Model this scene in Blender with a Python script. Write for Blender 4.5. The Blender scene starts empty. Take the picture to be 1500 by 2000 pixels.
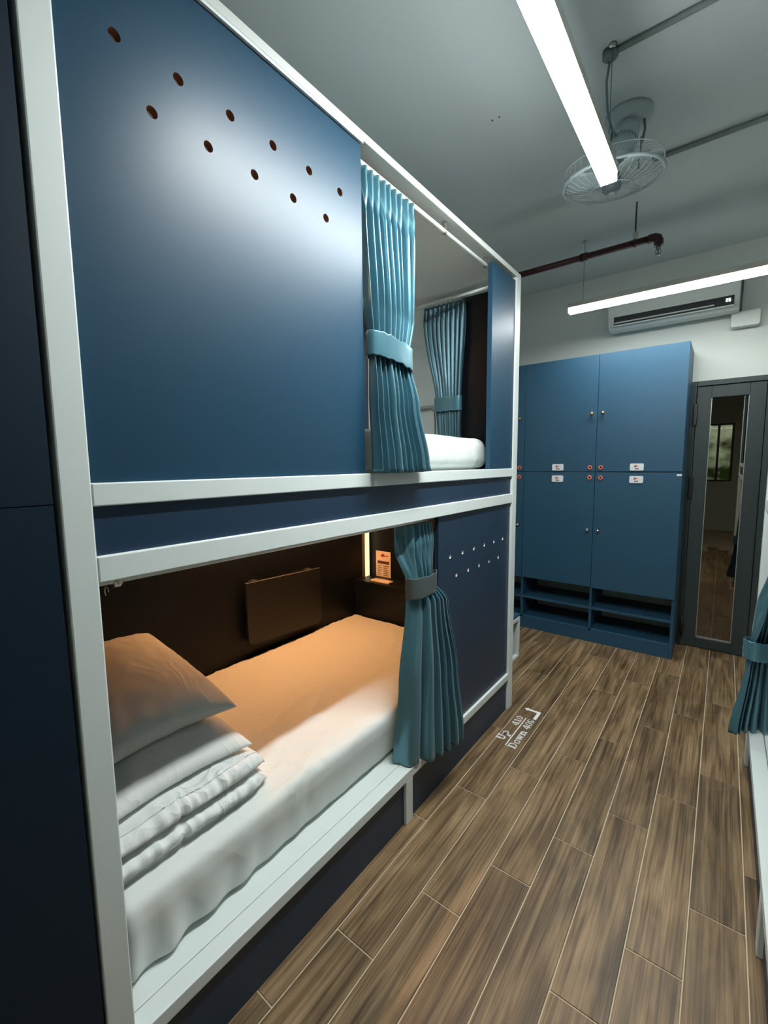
import bpy, bmesh, math, random
from mathutils import Vector, Matrix, noise

random.seed(7)
S = bpy.context.scene
COL = S.collection

# ------------------------------------------------------------------ camera
YAW, PITCH, ROLL = 0.6589, -0.1079, 0.0103
F_PX, W_PX = 856.6, 1500.0
CAM = Vector((0.8994, 0.0, 1.4))
cam_data = bpy.data.cameras.new('camera')
cam_data.sensor_fit = 'HORIZONTAL'
cam_data.sensor_width = 36.0
cam_data.lens = F_PX / W_PX * 36.0
cam_data.clip_start = 0.01
cam = bpy.data.objects.new('camera', cam_data)
COL.objects.link(cam)
_R = Matrix.Rotation(YAW, 3, 'Z') @ Matrix.Rotation(PITCH, 3, 'X') @ Matrix.Rotation(ROLL, 3, 'Y')
_M = Matrix.Identity(4)
for _i in range(3):
    _M[_i][0] = _R[_i][0]
    _M[_i][1] = _R[_i][2]
    _M[_i][2] = -_R[_i][1]
    _M[_i][3] = CAM[_i]
cam.matrix_world = _M
S.camera = cam

# ------------------------------------------------------------------ world, exposure
world = bpy.data.worlds.new('world')
S.world = world
world.use_nodes = True
_wn = world.node_tree
_n = _wn.nodes.new('ShaderNodeTexNoise'); _n.inputs['Scale'].default_value = 26; _n.inputs['Detail'].default_value = 6
_tc = _wn.nodes.new('ShaderNodeTexCoord'); _wn.links.new(_tc.outputs['Generated'], _n.inputs['Vector'])
_rp = _wn.nodes.new('ShaderNodeValToRGB')
_rp.color_ramp.elements[0].position = 0.42; _rp.color_ramp.elements[0].color = (0.03, 0.055, 0.012, 1)
_rp.color_ramp.elements[1].position = 0.60; _rp.color_ramp.elements[1].color = (0.85, 1.0, 0.72, 1)
_wn.links.new(_n.outputs['Fac'], _rp.inputs['Fac'])
_wn.links.new(_rp.outputs['Color'], _wn.nodes['Background'].inputs[0])
_wn.nodes['Background'].inputs[1].default_value = 1.5
S.view_settings.view_transform = 'Standard'
S.view_settings.look = 'None'
S.view_settings.gamma = 1.0
S.view_settings.use_curve_mapping = False
S.view_settings.exposure = 0.0
LAMP = 210.0          # radiance of the linear lamps' diffusers
LED = 1.1           # radiance of the upright strip at the foot of the lower bunk
LEDB = 90.0         # radiance of the warm bars under the decks


# ------------------------------------------------------------------ materials
def mat(name, col, rough=0.5, metal=0.0, spec=0.5, emit=None, estr=0.0, coat=0.0, var=0.0, vscale=6.0,
        bump=0.0, bscale=200.0, sheen=0.0, stretch=(1, 1, 1), coat_rough=0.1):
    m = bpy.data.materials.new(name)
    m.use_nodes = True
    nt = m.node_tree
    b = nt.nodes['Principled BSDF']
    b.inputs['Base Color'].default_value = (*col, 1)
    b.inputs['Roughness'].default_value = rough
    b.inputs['Metallic'].default_value = metal
    b.inputs['Specular IOR Level'].default_value = spec
    b.inputs['Coat Weight'].default_value = coat
    b.inputs['Coat Roughness'].default_value = coat_rough
    b.inputs['Sheen Weight'].default_value = sheen
    if emit:
        b.inputs['Emission Color'].default_value = (*emit, 1)
        b.inputs['Emission Strength'].default_value = estr
    if var or bump:
        tc = nt.nodes.new('ShaderNodeTexCoord')
        mp = nt.nodes.new('ShaderNodeMapping')
        mp.inputs['Scale'].default_value = stretch
        nt.links.new(tc.outputs['Object'], mp.inputs['Vector'])
    if var:
        n = nt.nodes.new('ShaderNodeTexNoise')
        n.inputs['Scale'].default_value = vscale
        n.inputs['Detail'].default_value = 5
        nt.links.new(mp.outputs['Vector'], n.inputs['Vector'])
        r = nt.nodes.new('ShaderNodeMapRange')
        r.inputs['To Min'].default_value = 1 - var
        r.inputs['To Max'].default_value = 1 + var
        nt.links.new(n.outputs['Fac'], r.inputs['Value'])
        mx = nt.nodes.new('ShaderNodeVectorMath')
        mx.operation = 'SCALE'
        mx.inputs[0].default_value = col
        nt.links.new(r.outputs['Result'], mx.inputs['Scale'])
        nt.links.new(mx.outputs['Vector'], b.inputs['Base Color'])
    if bump:
        n2 = nt.nodes.new('ShaderNodeTexNoise')
        n2.inputs['Scale'].default_value = bscale
        n2.inputs['Detail'].default_value = 3
        nt.links.new(mp.outputs['Vector'], n2.inputs['Vector'])
        bp = nt.nodes.new('ShaderNodeBump')
        bp.inputs['Strength'].default_value = bump
        bp.inputs['Distance'].default_value = 0.002
        nt.links.new(n2.outputs['Fac'], bp.inputs['Height'])
        nt.links.new(bp.outputs['Normal'], b.inputs['Normal'])
    return m


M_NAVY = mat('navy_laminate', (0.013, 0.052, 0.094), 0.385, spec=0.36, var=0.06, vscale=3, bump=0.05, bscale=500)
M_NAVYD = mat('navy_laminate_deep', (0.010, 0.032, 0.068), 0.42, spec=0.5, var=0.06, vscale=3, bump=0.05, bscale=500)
M_LOCK = mat('locker_blue', (0.023, 0.085, 0.150), 0.45, spec=0.5, var=0.05, vscale=3, bump=0.05, bscale=400)
M_RAW = mat('raw_fibreboard', (0.22, 0.10, 0.06), 0.8)
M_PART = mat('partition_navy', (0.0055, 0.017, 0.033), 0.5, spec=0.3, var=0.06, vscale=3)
M_WHITE = mat('white_paint', (0.72, 0.78, 0.76), 0.42, var=0.03, vscale=8, bump=0.05, bscale=120)
M_ROOF = mat('white_board', (0.60, 0.63, 0.60), 0.7, var=0.03, vscale=4)
M_WALL = mat('wall_paint', (0.66, 0.70, 0.66), 0.8, var=0.03, vscale=2.5, bump=0.1, bscale=150)
M_CEIL = mat('ceiling_paint', (0.58, 0.655, 0.665), 0.85, var=0.03, vscale=2, bump=0.12, bscale=120)
M_BLACKB = mat('black_brown_laminate', (0.0048, 0.0075, 0.0110), 0.42, spec=0.25, var=0.08, vscale=4)
M_TABLE = mat('brown_black_table', (0.0140, 0.0150, 0.0165), 0.42, spec=0.4)
M_SHEET = mat('white_sheet', (0.74, 0.77, 0.74), 0.85, sheen=0.2, bump=0.08, bscale=900)
M_DUVET = mat('white_duvet', (0.76, 0.79, 0.77), 0.85, sheen=0.2, bump=0.1, bscale=700)
M_PILLOW = mat('white_pillow', (0.70, 0.71, 0.68), 0.85, sheen=0.2, bump=0.08, bscale=900)
M_SATIN = mat('teal_satin', (0.082, 0.225, 0.285), 0.31, metal=0.5, spec=0.8, sheen=0.15, var=0.10, vscale=60,
              stretch=(1, 1, 0.08), bump=0.05, bscale=300)
M_SATIND = mat('teal_satin_dark', (0.06, 0.13, 0.165), 0.40, metal=0.6, spec=0.6, bump=0.05, bscale=300)  # darker teal cloth for the far-end curtain
M_BAND = mat('grey_band', (0.075, 0.095, 0.095), 0.6, metal=0.1, bump=0.1, bscale=500)
M_METAL = mat('steel', (0.55, 0.55, 0.52), 0.3, metal=1.0)
M_BRASS = mat('brass', (0.75, 0.55, 0.26), 0.25, metal=1.0)
M_ALU = mat('aluminium', (0.62, 0.60, 0.52), 0.35, metal=0.9)
M_LAMP = mat('lamp_diffuser', (0.9, 0.9, 0.9), 0.5, emit=(0.95, 1.0, 0.985), estr=LAMP)
M_LAMPS = mat('lamp_diffuser_side', (0.9, 0.9, 0.9), 0.5, emit=(0.95, 1.0, 0.985), estr=LAMP * 0.20)
M_LAMP2 = mat('lamp_diffuser_far', (0.9, 0.9, 0.9), 0.5, emit=(0.95, 1.0, 0.985), estr=LAMP * 0.42)
M_LAMPS2 = mat('lamp_diffuser_far_side', (0.9, 0.9, 0.9), 0.5, emit=(0.95, 1.0, 0.985), estr=LAMP * 0.03)
M_LED = mat('warm_strip', (0.9, 0.8, 0.6), 0.5, emit=(1.0, 0.80, 0.48), estr=LED)
M_LEDB = mat('warm_bar', (0.9, 0.8, 0.6), 0.5, emit=(1.0, 0.45, 0.17), estr=LEDB)
M_LEDU = mat('warm_bar_upper', (0.9, 0.8, 0.6), 0.5, emit=(1.0, 0.5, 0.2), estr=LEDB * 0.5)
M_PIPE = mat('dark_red_paint', (0.036, 0.004, 0.006), 0.4, var=0.1)
M_COND = mat('grey_conduit', (0.20, 0.25, 0.24), 0.6)
M_FAN = mat('fan_plastic', (0.40, 0.48, 0.50), 0.45)
M_FAND = mat('fan_dark', (0.13, 0.17, 0.19), 0.45)
M_BLACK = mat('black_plastic', (0.012, 0.014, 0.016), 0.35)
M_ACW = mat('ac_white', (0.62, 0.66, 0.62), 0.4)
M_DISP = mat('display_digits', (1, 1, 1), 0.5, emit=(0.9, 1, 1), estr=2.0)
M_DOORF = mat('charcoal_aluminium', (0.032, 0.046, 0.047), 0.45, spec=0.5, var=0.15, vscale=30, stretch=(1, 1, 0.02))
M_ORANGE = mat('orange_lock', (0.75, 0.20, 0.11), 0.45)
M_DARKRED = mat('keyhole_dark', (0.09, 0.015, 0.01), 0.5)
M_PLATE = mat('white_plate', (0.82, 0.84, 0.84), 0.35)
M_RED = mat('red_ink', (0.42, 0.02, 0.025), 0.5)
M_INK = mat('dark_ink', (0.10, 0.03, 0.03), 0.5)
M_PAPER = mat('paper', (0.82, 0.68, 0.52), 0.6)
M_VINYL = mat('white_vinyl', (0.85, 0.85, 0.82), 0.5)
M_GROUT = mat('grout', (0.58, 0.48, 0.34), 0.8, var=0.15, vscale=40)
M_CORR = mat('corridor_paint', (0.16, 0.12, 0.08), 0.7, var=0.1)
M_CORRF = mat('corridor_floor_tile', (0.34, 0.19, 0.14), 0.35, var=0.15, vscale=5)
M_HAND = mat('grey_tube', (0.40, 0.37, 0.33), 0.4)


def creases(m, scale, dist, stretch=(1, 1, 1), strength=0.8):
    """Cloth creases: warped ridged noise as bump, chained before the fine weave."""
    nt = m.node_tree
    L = nt.links.new
    b = nt.nodes['Principled BSDF']
    tc = nt.nodes.new('ShaderNodeTexCoord')
    mp = nt.nodes.new('ShaderNodeMapping'); mp.inputs['Scale'].default_value = stretch
    L(tc.outputs['Object'], mp.inputs['Vector'])
    n0 = nt.nodes.new('ShaderNodeTexNoise')
    n0.inputs['Scale'].default_value = scale; n0.inputs['Detail'].default_value = 1.0; n0.inputs['Distortion'].default_value = 1.1
    L(mp.outputs[0], n0.inputs['Vector'])
    prev = n0.outputs['Fac']
    for op, val in (('SUBTRACT', 0.5), ('ABSOLUTE', 0.0), ('MULTIPLY', -4.5), ('ADD', 1.0), ('MAXIMUM', 0.0), ('POWER', 2.2)):
        q = nt.nodes.new('ShaderNodeMath'); q.operation = op; q.inputs[1].default_value = val
        L(prev, q.inputs[0]); prev = q.outputs[0]
    big = nt.nodes.new('ShaderNodeTexNoise'); big.inputs['Scale'].default_value = scale * 0.25
    L(tc.outputs['Object'], big.inputs['Vector'])
    mr = nt.nodes.new('ShaderNodeMapRange'); mr.inputs['From Min'].default_value = 0.40; mr.inputs['From Max'].default_value = 0.62
    L(big.outputs['Fac'], mr.inputs['Value'])
    mu = nt.nodes.new('ShaderNodeMath'); mu.operation = 'MULTIPLY'
    L(prev, mu.inputs[0]); L(mr.outputs[0], mu.inputs[1])
    bp = nt.nodes.new('ShaderNodeBump'); bp.inputs['Strength'].default_value = strength; bp.inputs['Distance'].default_value = dist
    L(mu.outputs[0], bp.inputs['Height'])
    old = [x for x in nt.nodes if x.type == 'BUMP' and x != bp]
    if old:
        L(bp.outputs[0], old[0].inputs['Normal'])
    else:
        L(bp.outputs[0], b.inputs['Normal'])


creases(M_SHEET, 7.0, 0.0016, (1.6, 0.7, 0.5), 1.0)
creases(M_PILLOW, 6.0, 0.0065, (0.7, 1.7, 1.0), 1.0)
creases(M_DUVET, 10.0, 0.0045, (1, 1, 1), 1.0)


def wood_material():
    m = bpy.data.materials.new('wood_look_tile')
    m.use_nodes = True
    nt = m.node_tree
    L = nt.links.new
    N = nt.nodes.new
    b = nt.nodes['Principled BSDF']
    b.inputs['Specular IOR Level'].default_value = 0.45
    tc = N('ShaderNodeTexCoord')
    oi = N('ShaderNodeObjectInfo')
    comb = N('ShaderNodeCombineXYZ')
    mul = N('ShaderNodeMath'); mul.operation = 'MULTIPLY'; mul.inputs[1].default_value = 37.0
    L(oi.outputs['Random'], mul.inputs[0])
    L(mul.outputs[0], comb.inputs[0]); L(mul.outputs[0], comb.inputs[1])
    add = N('ShaderNodeVectorMath'); add.operation = 'ADD'
    L(tc.outputs['Object'], add.inputs[0]); L(comb.outputs[0], add.inputs[1])

    def noise_(sx, sy, scale, detail, dist=0.0):
        mp = N('ShaderNodeMapping'); mp.inputs['Scale'].default_value = (sx, sy, 1)
        L(add.outputs[0], mp.inputs['Vector'])
        n = N('ShaderNodeTexNoise')
        n.inputs['Scale'].default_value = scale
        n.inputs['Detail'].default_value = detail
        n.inputs['Distortion'].default_value = dist
        L(mp.outputs[0], n.inputs['Vector'])
        return n
    broad = noise_(1.0, 0.075, 24, 4, 1.4)
    grain = noise_(1.0, 0.014, 150, 4, 0.4)
    blot = noise_(1.0, 0.5, 7, 3, 0.8)
    a1 = N('ShaderNodeMath'); a1.operation = 'MULTIPLY'; a1.inputs[1].default_value = 0.55
    L(broad.outputs['Fac'], a1.inputs[0])
    a2 = N('ShaderNodeMath'); a2.operation = 'MULTIPLY_ADD'; a2.inputs[1].default_value = 0.45
    L(grain.outputs['Fac'], a2.inputs[0]); L(a1.outputs[0], a2.inputs[2])
    ramp = N('ShaderNodeValToRGB')
    e = ramp.color_ramp.elements
    e[0].position = 0.38; e[0].color = (0.088, 0.052, 0.024, 1)
    e[1].position = 0.63; e[1].color = (0.33, 0.220, 0.118, 1)
    e2 = e.new(0.5); e2.color = (0.196, 0.124, 0.061, 1)
    L(a2.outputs[0], ramp.inputs['Fac'])
    mr = N('ShaderNodeMapRange'); mr.inputs['From Min'].default_value = 0.3; mr.inputs['From Max'].default_value = 0.7
    mr.inputs['To Min'].default_value = 0.72; mr.inputs['To Max'].default_value = 1.22
    L(blot.outputs['Fac'], mr.inputs['Value'])
    rnd = N('ShaderNodeMapRange'); rnd.inputs['To Min'].default_value = 0.86; rnd.inputs['To Max'].default_value = 1.14
    L(oi.outputs['Random'], rnd.inputs['Value'])
    mm = N('ShaderNodeMath'); mm.operation = 'MULTIPLY'
    L(mr.outputs[0], mm.inputs[0]); L(rnd.outputs[0], mm.inputs[1])
    sc = N('ShaderNodeVectorMath'); sc.operation = 'SCALE'
    L(ramp.outputs['Color'], sc.inputs[0]); L(mm.outputs[0], sc.inputs['Scale'])
    L(sc.outputs[0], b.inputs['Base Color'])
    rr = N('ShaderNodeMapRange'); rr.inputs['To Min'].default_value = 0.30; rr.inputs['To Max'].default_value = 0.52
    L(grain.outputs['Fac'], rr.inputs['Value']); L(rr.outputs[0], b.inputs['Roughness'])
    bp = N('ShaderNodeBump'); bp.inputs['Strength'].default_value = 0.35; bp.inputs['Distance'].default_value = 0.0012
    L(grain.outputs['Fac'], bp.inputs['Height']); L(bp.outputs[0], b.inputs['Normal'])
    return m


M_WOOD = wood_material()


def glass_material():
    m = bpy.data.materials.new('tinted_glass')
    m.use_nodes = True
    nt = m.node_tree
    for n in list(nt.nodes):
        if n.type != 'OUTPUT_MATERIAL':
            nt.nodes.remove(n)
    out = [n for n in nt.nodes if n.type == 'OUTPUT_MATERIAL'][0]
    tr = nt.nodes.new('ShaderNodeBsdfTransparent'); tr.inputs[0].default_value = (0.55, 0.46, 0.36, 1)
    gl = nt.nodes.new('ShaderNodeBsdfGlossy'); gl.inputs['Roughness'].default_value = 0.01
    gl.inputs['Color'].default_value = (1, 0.95, 0.85, 1)
    mx = nt.nodes.new('ShaderNodeMixShader'); mx.inputs[0].default_value = 0.16
    nt.links.new(tr.outputs[0], mx.inputs[1]); nt.links.new(gl.outputs[0], mx.inputs[2])
    nt.links.new(mx.outputs[0], out.inputs[0])
    return m


M_GLASS = glass_material()


def clear_glass():
    m = bpy.data.materials.new('clear_glass')
    m.use_nodes = True
    nt = m.node_tree
    for n in list(nt.nodes):
        if n.type != 'OUTPUT_MATERIAL':
            nt.nodes.remove(n)
    out = [n for n in nt.nodes if n.type == 'OUTPUT_MATERIAL'][0]
    tr = nt.nodes.new('ShaderNodeBsdfTransparent'); tr.inputs[0].default_value = (0.9, 0.95, 0.93, 1)
    gl = nt.nodes.new('ShaderNodeBsdfGlossy'); gl.inputs['Roughness'].default_value = 0.02
    mx = nt.nodes.new('ShaderNodeMixShader'); mx.inputs[0].default_value = 0.06
    nt.links.new(tr.outputs[0], mx.inputs[1]); nt.links.new(gl.outputs[0], mx.inputs[2])
    nt.links.new(mx.outputs[0], out.inputs[0])
    return m


M_CLEAR = clear_glass()


# ------------------------------------------------------------------ helpers
def wloc(o):
    v = Vector((0, 0, 0))
    while o is not None:
        v += o.location
        o = o.parent
    return v


def link(name, me, m=None, parent=None, smooth=False):
    """Link a mesh given in world coordinates; shift it into the parent's frame."""
    o = bpy.data.objects.new(name, me)
    COL.objects.link(o)
    if m is not None:
        for x in (m if isinstance(m, (list, tuple)) else [m]):
            me.materials.append(x)
    if parent is not None:
        off = wloc(parent)
        me.transform(Matrix.Translation(-off))
        o.parent = parent
    if smooth:
        for p in me.polygons:
            p.use_smooth = True
    return o


def from_bm(name, bm, m=None, parent=None, smooth=False):
    bmesh.ops.recalc_face_normals(bm, faces=bm.faces[:])
    me = bpy.data.meshes.new(name)
    bm.to_mesh(me)
    bm.free()
    return link(name, me, m, parent, smooth)


def add_box(bm, x0, x1, y0, y1, z0, z1, bev=0.0015, seg=2, mi=0):
    t = bmesh.new()
    bmesh.ops.create_cube(t, size=1.0)
    for v in t.verts:
        v.co = Vector(((x0 + x1) / 2 + v.co.x * (x1 - x0), (y0 + y1) / 2 + v.co.y * (y1 - y0),
                       (z0 + z1) / 2 + v.co.z * (z1 - z0)))
    if bev > 0:
        bmesh.ops.bevel(t, geom=t.edges[:], offset=bev, segments=seg, profile=0.5, affect='EDGES')
    for f in t.faces:
        f.material_index = mi
    me = bpy.data.meshes.new('t')
    t.to_mesh(me); t.free()
    bm.from_mesh(me)
    bpy.data.meshes.remove(me)


def box(name, parent, m, x0, x1, y0, y1, z0, z1, bev=0.0015, seg=2):
    bm = bmesh.new()
    add_box(bm, x0, x1, y0, y1, z0, z1, bev, seg)
    return from_bm(name, bm, m, parent)


def add_tube(bm, pts, r, n=12, closed=False, caps=True, mi=0):
    pts = [Vector(p) for p in pts]
    rings = []
    K = len(pts)
    prev = None
    for i, p in enumerate(pts):
        if closed:
            d = pts[(i + 1) % K] - pts[(i - 1) % K]
        else:
            d = pts[min(i + 1, K - 1)] - pts[max(i - 1, 0)]
        d.normalize()
        if prev is None:
            a = d.orthogonal().normalized()
        else:
            a = (prev - d * prev.dot(d)).normalized()
        prev = a
        b = d.cross(a)
        rr = r[i] if isinstance(r, (list, tuple)) else r
        rings.append([bm.verts.new(p + (a * math.cos(2 * math.pi * k / n) + b * math.sin(2 * math.pi * k / n)) * rr)
                      for k in range(n)])
    for i in range(K if closed else K - 1):
        A, Bq = rings[i], rings[(i + 1) % K]
        for k in range(n):
            f = bm.faces.new((A[k], A[(k + 1) % n], Bq[(k + 1) % n], Bq[k]))
            f.material_index = mi
            f.smooth = True
    if caps and not closed:
        f = bm.faces.new(rings[0][::-1]); f.material_index = mi
        f = bm.faces.new(rings[-1]); f.material_index = mi


def tube(name, parent, m, pts, r, n=12, closed=False):
    bm = bmesh.new()
    add_tube(bm, pts, r, n, closed)
    return from_bm(name, bm, m, parent)


def add_lathe(bm, prof, origin, axis=(0, 0, 1), n=24, mi=0):
    """prof: list of (radius, height along axis)."""
    ax = Vector(axis).normalized()
    a = ax.orthogonal().normalized()
    b = ax.cross(a)
    o = Vector(origin)
    rings = []
    for r, h in prof:
        if r < 1e-6:
            rings.append([bm.verts.new(o + ax * h)])
        else:
            rings.append([bm.verts.new(o + ax * h + (a * math.cos(2 * math.pi * k / n) + b * math.sin(2 * math.pi * k / n)) * r)
                          for k in range(n)])
    for i in range(len(rings) - 1):
        A, Bq = rings[i], rings[i + 1]
        for k in range(n):
            k2 = (k + 1) % n
            vs = []
            for v in (A[k % len(A)], A[k2 % len(A)], Bq[k2 % len(Bq)], Bq[k % len(Bq)]):
                if v not in vs:
                    vs.append(v)
            if len(vs) >= 3:
                f = bm.faces.new(vs); f.material_index = mi; f.smooth = True
    for R in (rings[0], rings[-1]):
        if len(R) > 2:
            try:
                f = bm.faces.new(R); f.material_index = mi
            except ValueError:
                pass


def lathe(name, parent, m, prof, origin, axis=(0, 0, 1), n=24):
    bm = bmesh.new()
    add_lathe(bm, prof, origin, axis, n)
    return from_bm(name, bm, m, parent)


def prism(name, parent, m, poly, plane, c0, c1, bev=0.0):
    """poly in 2D; plane 'xy'|'yz'|'xz'; extruded from c0 to c1 along the third axis."""
    bm = bmesh.new()
    add_prism(bm, poly, plane, c0, c1)
    if bev:
        bmesh.ops.bevel(bm, geom=bm.edges[:], offset=bev, segments=1, affect='EDGES')
    return from_bm(name, bm, m, parent)


def add_prism(bm, poly, plane, c0, c1, mi=0):
    def P(a, b, c):
        return {'xy': (a, b, c), 'yz': (c, a, b), 'xz': (a, c, b)}[plane]
    A = [bm.verts.new(P(a, b, c0)) for a, b in poly]
    Bq = [bm.verts.new(P(a, b, c1)) for a, b in poly]
    fs = [bm.faces.new(A), bm.faces.new(Bq[::-1])]
    n = len(poly)
    for k in range(n):
        fs.append(bm.faces.new((A[k], Bq[k], Bq[(k + 1) % n], A[(k + 1) % n])))
    for f in fs:
        f.material_index = mi
    return fs


def rounded_rect(a0, a1, b0, b1, r, n=6):
    out = []
    for ca, cb, s in ((a1 - r, b1 - r, 0), (a0 + r, b1 - r, 90), (a0 + r, b0 + r, 180), (a1 - r, b0 + r, 270)):
        for k in range(n + 1):
            t = math.radians(s + 90 * k / n)
            out.append((ca + r * math.cos(t), cb + r * math.sin(t)))
    return out


def empty(name, loc, label=None, cat=None, group=None):
    o = bpy.data.objects.new(name, None)
    o.empty_display_size = 0.05
    o.location = loc
    COL.objects.link(o)
    tag(o, label, cat, group)
    return o


def tag(o, label=None, cat=None, group=None, kind=None):
    if label: o['label'] = label
    if cat: o['category'] = cat
    if group: o['group'] = group
    if kind: o['kind'] = kind
    return o


def fnoise(x, y, z, s):
    return noise.noise(Vector((x * s, y * s, z * s)))


def holed_panel(name, parent, m, y0, y1, z0, z1, x_front, thick, holes, r, core):
    """Vertical panel facing +x with round through-holes; raw board shows inside the holes."""
    cu = bpy.data.curves.new('c', 'CURVE')
    cu.dimensions = '2D'
    cu.fill_mode = 'BOTH'
    cu.extrude = thick / 2

    def spl(pts):
        s = cu.splines.new('POLY')
        s.points.add(len(pts) - 1)
        for p, (a, b) in zip(s.points, pts):
            p.co = (a, b, 0, 1)
        s.use_cyclic_u = True
    spl([(y0, z0), (y1, z0), (y1, z1), (y0, z1)])
    for (a, b) in holes:
        spl([(a + r * math.cos(2 * math.pi * k / 24), b + r * math.sin(2 * math.pi * k / 24)) for k in range(24)])
    co = bpy.data.objects.new('c', cu)
    COL.objects.link(co)
    dg = bpy.context.evaluated_depsgraph_get()
    me = bpy.data.meshes.new_from_object(co.evaluated_get(dg))
    bpy.data.objects.remove(co)
    bpy.data.curves.remove(cu)
    me.name = name
    me.materials.clear()
    # local (a, b, c) -> world (x_front - thick/2 + c, a, b)
    mt = Matrix(((0, 0, 1, x_front - thick / 2), (1, 0, 0, 0), (0, 1, 0, 0), (0, 0, 0, 1)))
    me.transform(mt)
    me.materials.append(m)
    me.materials.append(core)
    for p in me.polygons:
        p.use_smooth = False
        c = p.center
        side = abs(p.normal.x) < 0.5
        inner = y0 + 0.004 < c.y < y1 - 0.004 and z0 + 0.004 < c.z < z1 - 0.004
        p.material_index = 1 if (side and inner) else 0
    o = bpy.data.objects.new(name, me)
    COL.objects.link(o)
    off = wloc(parent)
    me.transform(Matrix.Translation(-off))
    o.parent = parent
    return o


# ------------------------------------------------------------------ setting
X_L, X_R, Y_N, Y_F, Z_C = -1.06, 2.15, -3.2, 3.99, 2.87


def struct(o):
    o['kind'] = 'structure'
    return o


floor = struct(box('floor', None, M_GROUT, X_L, X_R, Y_N, Y_F, -0.06, -0.0025, 0))
# wood-look tiles, one object each, sharing one mesh
PW, PL = 0.1402, 0.7525
pm = bmesh.new()
add_box(pm, 0.0019, PW - 0.0019, 0.0019, PL - 0.0019, -0.010, 0.0, 0.0012, 1)
plank_mesh = bpy.data.meshes.new('plank')
bmesh.ops.recalc_face_normals(pm, faces=pm.faces[:])
pm.to_mesh(plank_mesh); pm.free()
plank_mesh.materials.append(M_WOOD)
OFF = [1.353, 1.598, 1.853, 1.329, 1.579, 1.827, 1.314, 1.563, 1.813, 1.31]
for ci in range(-6, 9):
    x = -0.0915 + ci * PW
    off = OFF[ci % 9] if ci >= 0 else 1.35 + 0.25 * ci
    k0 = -5
    for k in range(k0, 6):
        y = off + k * PL
        if y > Y_F - 0.02 or y + PL < -0.4:
            continue
        if ci < 0 and y + PL < 2.2:
            continue
        if y + PL > Y_F - 0.002:          # last tile in the column is cut at the wall
            q = bmesh.new()
            add_box(q, 0.0019, PW - 0.0019, 0.0019, Y_F - 0.002 - y, -0.010, 0.0, 0.0012, 1)
            me = bpy.data.meshes.new('plank')
            q.to_mesh(me); q.free()
            me.materials.append(M_WOOD)
        else:
            me = plank_mesh
        o = bpy.data.objects.new('plank', me)
        o.location = (x, y, 0)
        o.parent = floor
        COL.objects.link(o)

ceiling = struct(box('ceiling', None, M_CEIL, X_L, X_R, Y_N, Y_F, Z_C, Z_C + 0.1, 0))
for yy, xx in ((1.926, 0.021), (1.926, 0.052)):
    lathe('screw_plug', ceiling, M_FAND, [(0, 0), (0.004, 0), (0.0035, -0.003), (0, -0.003)], (xx, yy, Z_C))
struct(box('wall_left', None, M_WALL, X_L - 0.1, X_L, Y_N, Y_F, -0.06, Z_C, 0))
struct(box('wall_right', None, M_WALL, X_R, X_R + 0.1, Y_N, Y_F, -0.06, Z_C, 0))
DX0, DX1, DZ = 0.670, 1.134, 1.971
bm = bmesh.new()
add_box(bm, X_L - 0.1, DX0, Y_F, Y_F + 0.12, -0.06, Z_C, 0)
add_box(bm, DX1, X_R + 0.1, Y_F, Y_F + 0.12, -0.06, Z_C, 0)
add_box(bm, DX0, DX1, Y_F, Y_F + 0.12, DZ, Z_C, 0)
struct(from_bm('wall_far', bm, M_WALL))
WX0, WX1, WZ0, WZ1 = 0.02, 1.02, 1.0, 2.15
bm = bmesh.new()
add_box(bm, X_L - 0.1, WX0, Y_N - 0.12, Y_N, -0.06, Z_C, 0)
add_box(bm, WX1, X_R + 0.1, Y_N - 0.12, Y_N, -0.06, Z_C, 0)
add_box(bm, WX0, WX1, Y_N - 0.12, Y_N, -0.06, WZ0, 0)
add_box(bm, WX0, WX1, Y_N - 0.12, Y_N, WZ1, Z_C, 0)
struct(from_bm('wall_rear', bm, M_WALL))
win = empty('window_1', (WX0, Y_N, WZ0)); win['kind'] = 'structure'
box('window_sill', win, M_DOORF, WX0, WX1, Y_N - 0.1, Y_N + 0.03, WZ0 - 0.001, WZ0 + 0.025)
box('window_frame', win, M_DOORF, WX0, WX1, Y_N - 0.08, Y_N - 0.03, WZ1 - 0.04, WZ1 - 0.001)
for xx in (WX0 + 0.001, WX0 + 0.25, WX0 + 0.49, WX0 + 0.73, WX1 - 0.041):
    box('window_bar', win, M_DOORF, xx, xx + 0.04, Y_N - 0.08, Y_N - 0.03, WZ0 + 0.025, WZ1 - 0.04)
box('window_pane', win, M_CLEAR, WX0 + 0.04, WX1 - 0.04, Y_N - 0.058, Y_N - 0.052, WZ0 + 0.025, WZ1 - 0.04, 0)

# corridor beyond the glazed door
struct(box('floor_corridor', None, M_CORRF, -0.3, 2.0, Y_F + 0.12, 6.4, -0.06, -0.003, 0))
struct(box('wall_corridor', None, M_CORR, -0.3, 2.0, 6.4, 6.5, -0.06, 2.6, 0))
bm = bmesh.new()
add_box(bm, -0.4, -0.3, Y_F + 0.12, 6.5, -0.06, 2.6, 0)
add_box(bm, 2.0, 2.1, Y_F + 0.12, 6.5, -0.06, 2.6, 0)
struct(from_bm('wall_corridor_side', bm, M_CORR))
struct(box('ceiling_corridor', None, M_CORR, -0.3, 2.0, Y_F + 0.12, 6.5, 2.6, 2.7, 0))
clp = empty('corridor_fill_light', (0.9, 4.9, 2.6), 'added unseen warm fill light in the corridor behind the door', 'ceiling light')
lathe('light_rim', clp, M_ALU, [(0.11, 0), (0.11, -0.02), (0.085, -0.025), (0.085, 0)], (0.9, 4.9, 2.6))
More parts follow.
